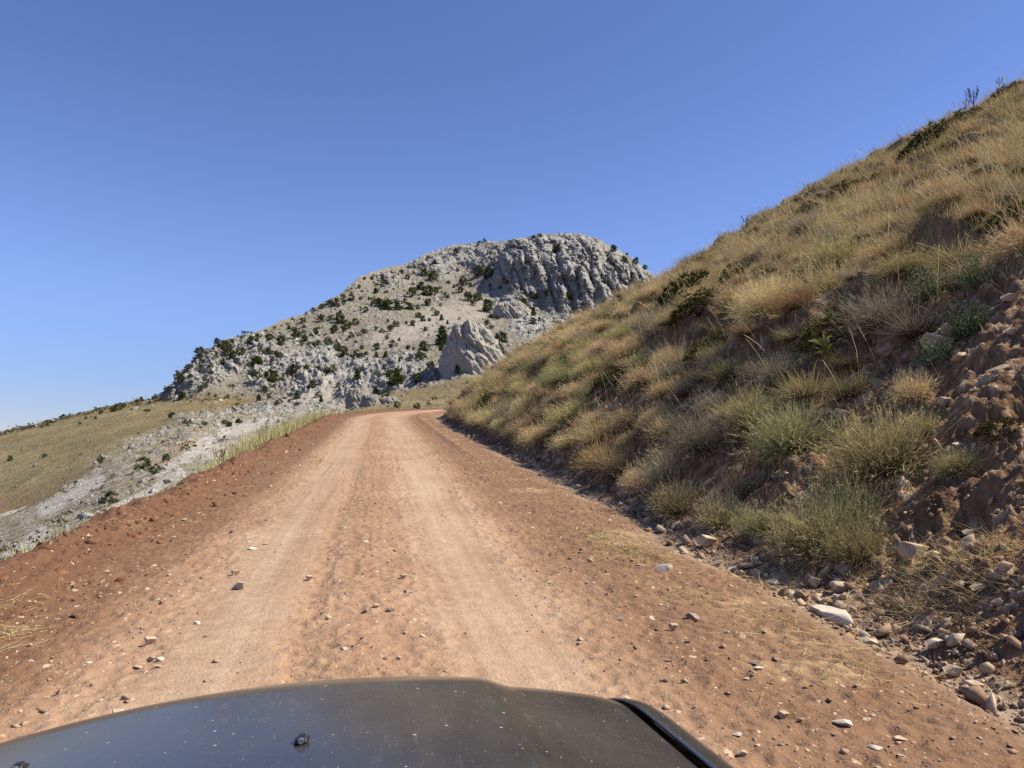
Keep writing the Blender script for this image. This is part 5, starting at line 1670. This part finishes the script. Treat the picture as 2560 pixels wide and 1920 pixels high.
for px, py, h, kind in TREES:
    p = far_at(px, py)
    r = float(np.linalg.norm(p - CAM))
    H = max(h / F_PX * r * (0.80 if px > 1450 else 0.97), 0.9)
    v = rng_t.randrange(len(TREE[kind]))
    root = bpy.data.objects.new("juniper_tree" if H > 2.2 else "juniper_bush", None)
    COL.objects.link(root)
    root.location = p - np.array([0, 0, 0.04 * H])
    root.scale = (H * rng_t.uniform(0.85, 1.15), H * rng_t.uniform(0.85, 1.15), H)
    root.rotation_euler[2] = rng_t.uniform(0, 6.28)
    for nm, me in zip(("crown", "trunk"), TREE[kind][v]):
        if (kind, v, nm) in proto:
            c = proto[(kind, v, nm)].copy()
            COL.objects.link(c)
            c.parent = root
        else:
            proto[(kind, v, nm)] = link(nm, me, root)
    sky_py = np.interp(px, *np.array(LINES['h'], float).T[:2])
    top = py - h
    if px < 385 and py < 1105:
        place = "on the left meadow's skyline" if py < sky_py + 35 else "on the left meadow below its skyline"
    elif py > 1038 or (px < 385):
        place = "in the scree left of the road"
    elif top < sky_py + 3 and px < 1000:
        place = "along the mountain's left skyline"
    elif px > 1240 and py < 760 or px > 1150 and py < 650:
        place = "on the summit cliff"
    elif px > 1120 and py < 860:
        place = "between summit cliff and white crag"
    elif px > 1060 and py > 800:
        place = "around the white crag"
    elif px < 580 and py < 960:
        place = "on the mountain's left rock shoulder"
    elif py > 962 and px < 780:
        place = "on the meadow at mountain's left foot"
    elif py > 925:
        place = "at the mountain's foot above the road"
    elif px < 760:
        place = "on the mountain's lower left slope"
    elif py > 835:
        place = "on the slope left of the crag"
    elif py > 745:
        place = "in the high belt of junipers"
    else:
        place = "under the summit's left ridge"
    tag(root, None, "tree" if H > 2.2 else "bush", "junipers dotted over the mountain and valley")
    look = JL[kind] if H > 2.2 else JL[kind].replace("juniper", "bush")
    lab.append((root, px, look, place))
number_labels(lab)

# ------------------------------------------------------------------ the car whose bonnet fills the bottom of the view
def paint():
    """dusty black car paint: clear gloss broken by dust specks, streaks and a grey dust film"""
    m, nt, N, L = nodes_of("dusty_black_paint")
    tc = N.new("ShaderNodeTexCoord")

    def noise(scale, det=4, vec=None, rough=0.6):
        n = N.new("ShaderNodeTexNoise"); n.inputs["Scale"].default_value = scale; n.inputs["Detail"].default_value = det; n.inputs["Roughness"].default_value = rough
        L.new(vec or tc.outputs["Object"], n.inputs["Vector"])
        return n.outputs[0]

    def ramp(src, a, b, lo=0.0, hi=1.0):
        r = N.new("ShaderNodeMapRange"); r.inputs[1].default_value = a; r.inputs[2].default_value = b; r.inputs[3].default_value = lo; r.inputs[4].default_value = hi
        L.new(src, r.inputs[0])
        return r.outputs[0]

    def math_(op, a, b):
        k = N.new("ShaderNodeMath"); k.operation = op
        for s, q in zip(k.inputs, (a, b)):
            if isinstance(q, (int, float)):
                s.default_value = q
            else:
                L.new(q, s)
        return k.outputs[0]
    film = ramp(noise(3.0, 6), 0.28, 0.75, 0.10, 0.34)
    mp = N.new("ShaderNodeMapping"); mp.inputs["Scale"].default_value = (26, 7, 10); mp.inputs["Rotation"].default_value = (0, 0, R(20))
    L.new(tc.outputs["Object"], mp.inputs[0])
    streak = ramp(noise(1.6, 6, mp.outputs[0], 0.75), 0.56, 0.80, 0.0, 0.35)
    vo = N.new("ShaderNodeTexVoronoi"); vo.inputs["Scale"].default_value = 55
    L.new(tc.outputs["Object"], vo.inputs["Vector"])
    rnd = N.new("ShaderNodeSeparateColor"); L.new(vo.outputs["Color"], rnd.inputs[0])
    sz = math_('MULTIPLY', math_('POWER', rnd.outputs[0], 5.0), 0.17)
    speck = math_('MULTIPLY', math_('LESS_THAN', vo.outputs["Distance"], sz), 0.85)
    vo2 = N.new("ShaderNodeTexVoronoi"); vo2.inputs["Scale"].default_value = 150
    L.new(tc.outputs["Object"], vo2.inputs["Vector"])
    rnd2 = N.new("ShaderNodeSeparateColor"); L.new(vo2.outputs["Color"], rnd2.inputs[0])
    sz2 = math_('MULTIPLY', math_('POWER', rnd2.outputs[0], 3.5), 0.20)
    speck2 = math_('MULTIPLY', math_('LESS_THAN', vo2.outputs["Distance"], sz2), 0.5)
    dust = math_('MINIMUM', math_('ADD', math_('ADD', film, streak), math_('MAXIMUM', speck, speck2)), 0.92)
    p = N.new("ShaderNodeBsdfPrincipled")
    p.inputs["Base Color"].default_value = (0.010, 0.010, 0.012, 1)
    p.inputs["Metallic"].default_value = 0.0
    p.inputs["Roughness"].default_value = 0.15
    p.inputs["Specular IOR Level"].default_value = 0.5
    p.inputs["Coat Weight"].default_value = 0.0
    p.inputs["Coat Roughness"].default_value = 0.07
    d = N.new("ShaderNodeBsdfDiffuse"); d.inputs[0].default_value = (0.22, 0.195, 0.17, 1)
    x = N.new("ShaderNodeMixShader")
    cm = N.new("ShaderNodeMix"); cm.data_type = 'RGBA'; cm.inputs[6].default_value = (0.14, 0.126, 0.112, 1); cm.inputs[7].default_value = (0.40, 0.36, 0.31, 1)
    L.new(math_('MAXIMUM', speck, speck2), cm.inputs[0]); L.new(cm.outputs[2], d.inputs[0])
    L.new(dust, x.inputs[0]); L.new(p.outputs[0], x.inputs[1]); L.new(d.outputs[0], x.inputs[2])
    o = N.new("ShaderNodeOutputMaterial"); L.new(x.outputs[0], o.inputs[0])
    return m


M_PAINT = paint()
M_TRIM = mat_plain("black_plastic", (0.02, 0.02, 0.022), 0.55)
M_RUB = mat_plain("rubber", (0.018, 0.018, 0.018), 0.85)
M_RIM = mat_plain("alloy", (0.45, 0.45, 0.47), 0.3, 0.9)
M_LAMP = mat_plain("lamp_glass", (0.75, 0.77, 0.80), 0.08, 0.0, 0.8, 0.02)

car = empty("car", (-0.207, 0, 0), "black dusty off-road car seen from its cabin, long bonnet pointing up the track", "car")
car.rotation_mode = 'XYZ'
car.rotation_euler = (math.atan(SLOPE), R(-6.64), 0)


def hood_z(x, y):
    a = np.abs(x)
    z = 1.123 - 0.188 * x * x + (1.86 - y) * 0.135 - 0.85 * np.clip(y - 1.70, 0, None) ** 2
    z = z - 0.016 * sstep(0.58, 0.66, a + 0.05 * (y - 1.6))
    z = z - 0.9 * np.clip(a - 0.80, 0, None) ** 2
    z = z - 7.0 * np.clip(y - (1.95 - 0.10 * x * x), 0, None) ** 1.6
    return z


def grid_obj(name, fx, nu, nv, mat, parent, thick=0.012):
    u, v = np.meshgrid(np.linspace(0, 1, nu), np.linspace(0, 1, nv))
    P = fx(u.ravel(), v.ravel())
    me = mesh_np(name, P, grid_faces(nv, nu), mat)
    o = link(name, me, parent)
    s = o.modifiers.new("solid", 'SOLIDIFY'); s.thickness = thick; s.offset = -1
    return o


HW = 0.88                                                     # half width of the bonnet


def hood_f(u, v):
    x = (u * 2 - 1) * HW
    y = 0.62 + v * (2.06 - 0.62) - 0.095 * x * x * v
    return np.stack([x, y, hood_z(x, y)], 1)


grid_obj("bonnet", hood_f, 220, 160, M_PAINT, car)
for sd in (-1, 1):
    def fend(u, v, sd=sd):
        y = 0.35 + v * (2.03 - 0.35) - 0.08 * v
        a = u * 1.5
        z0 = hood_z(np.full_like(u, HW), y)
        rx = HW + 0.018 + 0.08 * np.sin(np.clip(a, 0, math.pi / 2)) + 0.006 * (a > 1.3)
        z = z0 + 0.004 - 0.085 * (1 - np.cos(np.clip(a, 0, math.pi / 2))) - np.clip(u - 0.72, 0, None) * 1.6
        rx = rx - 0.16 * np.clip(v - 0.80, 0, None) ** 2 * 6
        return np.stack([sd * rx, y, z], 1)
    o = grid_obj("fender", fend, 60, 80, M_PAINT, car, 0.008)
    if sd < 0:
        o.data.flip_normals()


def nozzle(x, y):
    z = float(hood_z(np.array([x]), np.array([y]))[0])
    bm = bmesh.new()
    bmesh.ops.create_cube(bm, size=1)
    for q in bm.verts:
        q.co = Vector((q.co.x * 0.025 * (0.8 if q.co.z > 0 else 1), q.co.y * 0.032 * (0.7 if q.co.z > 0 else 1), q.co.z * 0.014 + 0.006))
    bmesh.ops.bevel(bm, geom=bm.edges[:], offset=0.005, segments=3, affect='EDGES')
    me = bpy.data.meshes.new("washer_nozzle"); bm.to_mesh(me); bm.free()
    me.materials.append(M_TRIM)
    o = link("washer_nozzle", me, car, (x, y, z - 0.001))
    o.rotation_euler[0] = R(-8)
    bm = bmesh.new()
    bmesh.ops.create_cone(bm, cap_ends=True, segments=12, radius1=0.005, radius2=0.004, depth=0.006)
    me = bpy.data.meshes.new("jet"); bm.to_mesh(me); bm.free()
    me.materials.append(M_RIM)
    j = link("jet", me, o, (0, -0.0145, 0.007)); j.rotation_euler[0] = R(90)
    return o


nozzle(-0.205, 1.47)
nozzle(0.245, 1.36)


def block(name, mat, parent, size, loc, bev=0.03, rot=(0, 0, 0), taper=1.0):
    bm = bmesh.new()
    bmesh.ops.create_cube(bm, size=1)
    for q in bm.verts:
        k = taper if q.co.y > 0 else 1
        q.co = Vector((q.co.x * size[0] * k, q.co.y * size[1], q.co.z * size[2]))
    bmesh.ops.bevel(bm, geom=bm.edges[:], offset=bev, segments=3, affect='EDGES')
    me = bpy.data.meshes.new(name); bm.to_mesh(me); bm.free()
    me.materials.append(mat)
    o = link(name, me, parent, loc); o.rotation_euler = rot
    return o


block("body", M_PAINT, car, (1.80, 1.55, 0.34), (0, 1.12, 0.66), 0.05, taper=0.94)
block("cowl", M_TRIM, car, (1.76, 0.10, 0.95), (0, 0.56, 0.74), 0.03)
block("bumper", M_TRIM, car, (1.86, 0.22, 0.26), (0, 1.99, 0.56), 0.06)
block("grille", M_TRIM, car, (1.05, 0.06, 0.17), (0, 1.94, 0.83), 0.02)
for sd in (-1, 1):
    block("headlight", M_LAMP, car, (0.30, 0.10, 0.15), (sd * 0.70, 1.89, 0.83), 0.03, (0, 0, sd * R(-14)))


def wheel(x, y):
    w = bpy.data.objects.new("wheel", None); COL.objects.link(w); w.parent = car; w.location = (x, y, 0.37)
    for nm, R0, R1, wd_, mt in (("tyre", 0.37, 0.23, 0.23, M_RUB), ("rim", 0.235, 0.05, 0.20, M_RIM)):
        prof = [(R1, -wd_ / 2 * 0.9), (R0 * 0.93, -wd_ / 2), (R0, -wd_ / 2 * 0.7), (R0, wd_ / 2 * 0.7), (R0 * 0.93, wd_ / 2), (R1, wd_ / 2 * 0.9)]
        a = np.linspace(0, 2 * math.pi, 40, endpoint=False)
        V = np.array([[xx, r_ * math.cos(t), r_ * math.sin(t)] for r_, xx in prof for t in a])
        n = 40
        F = np.array([[i * n + j, i * n + (j + 1) % n, ((i + 1) % 6) * n + (j + 1) % n, ((i + 1) % 6) * n + j] for i in range(6) for j in range(n)])
        link(nm, mesh_np(nm, V, F, mt, smooth=True), w)


wheel(-0.78, 1.25)
wheel(0.78, 1.25)
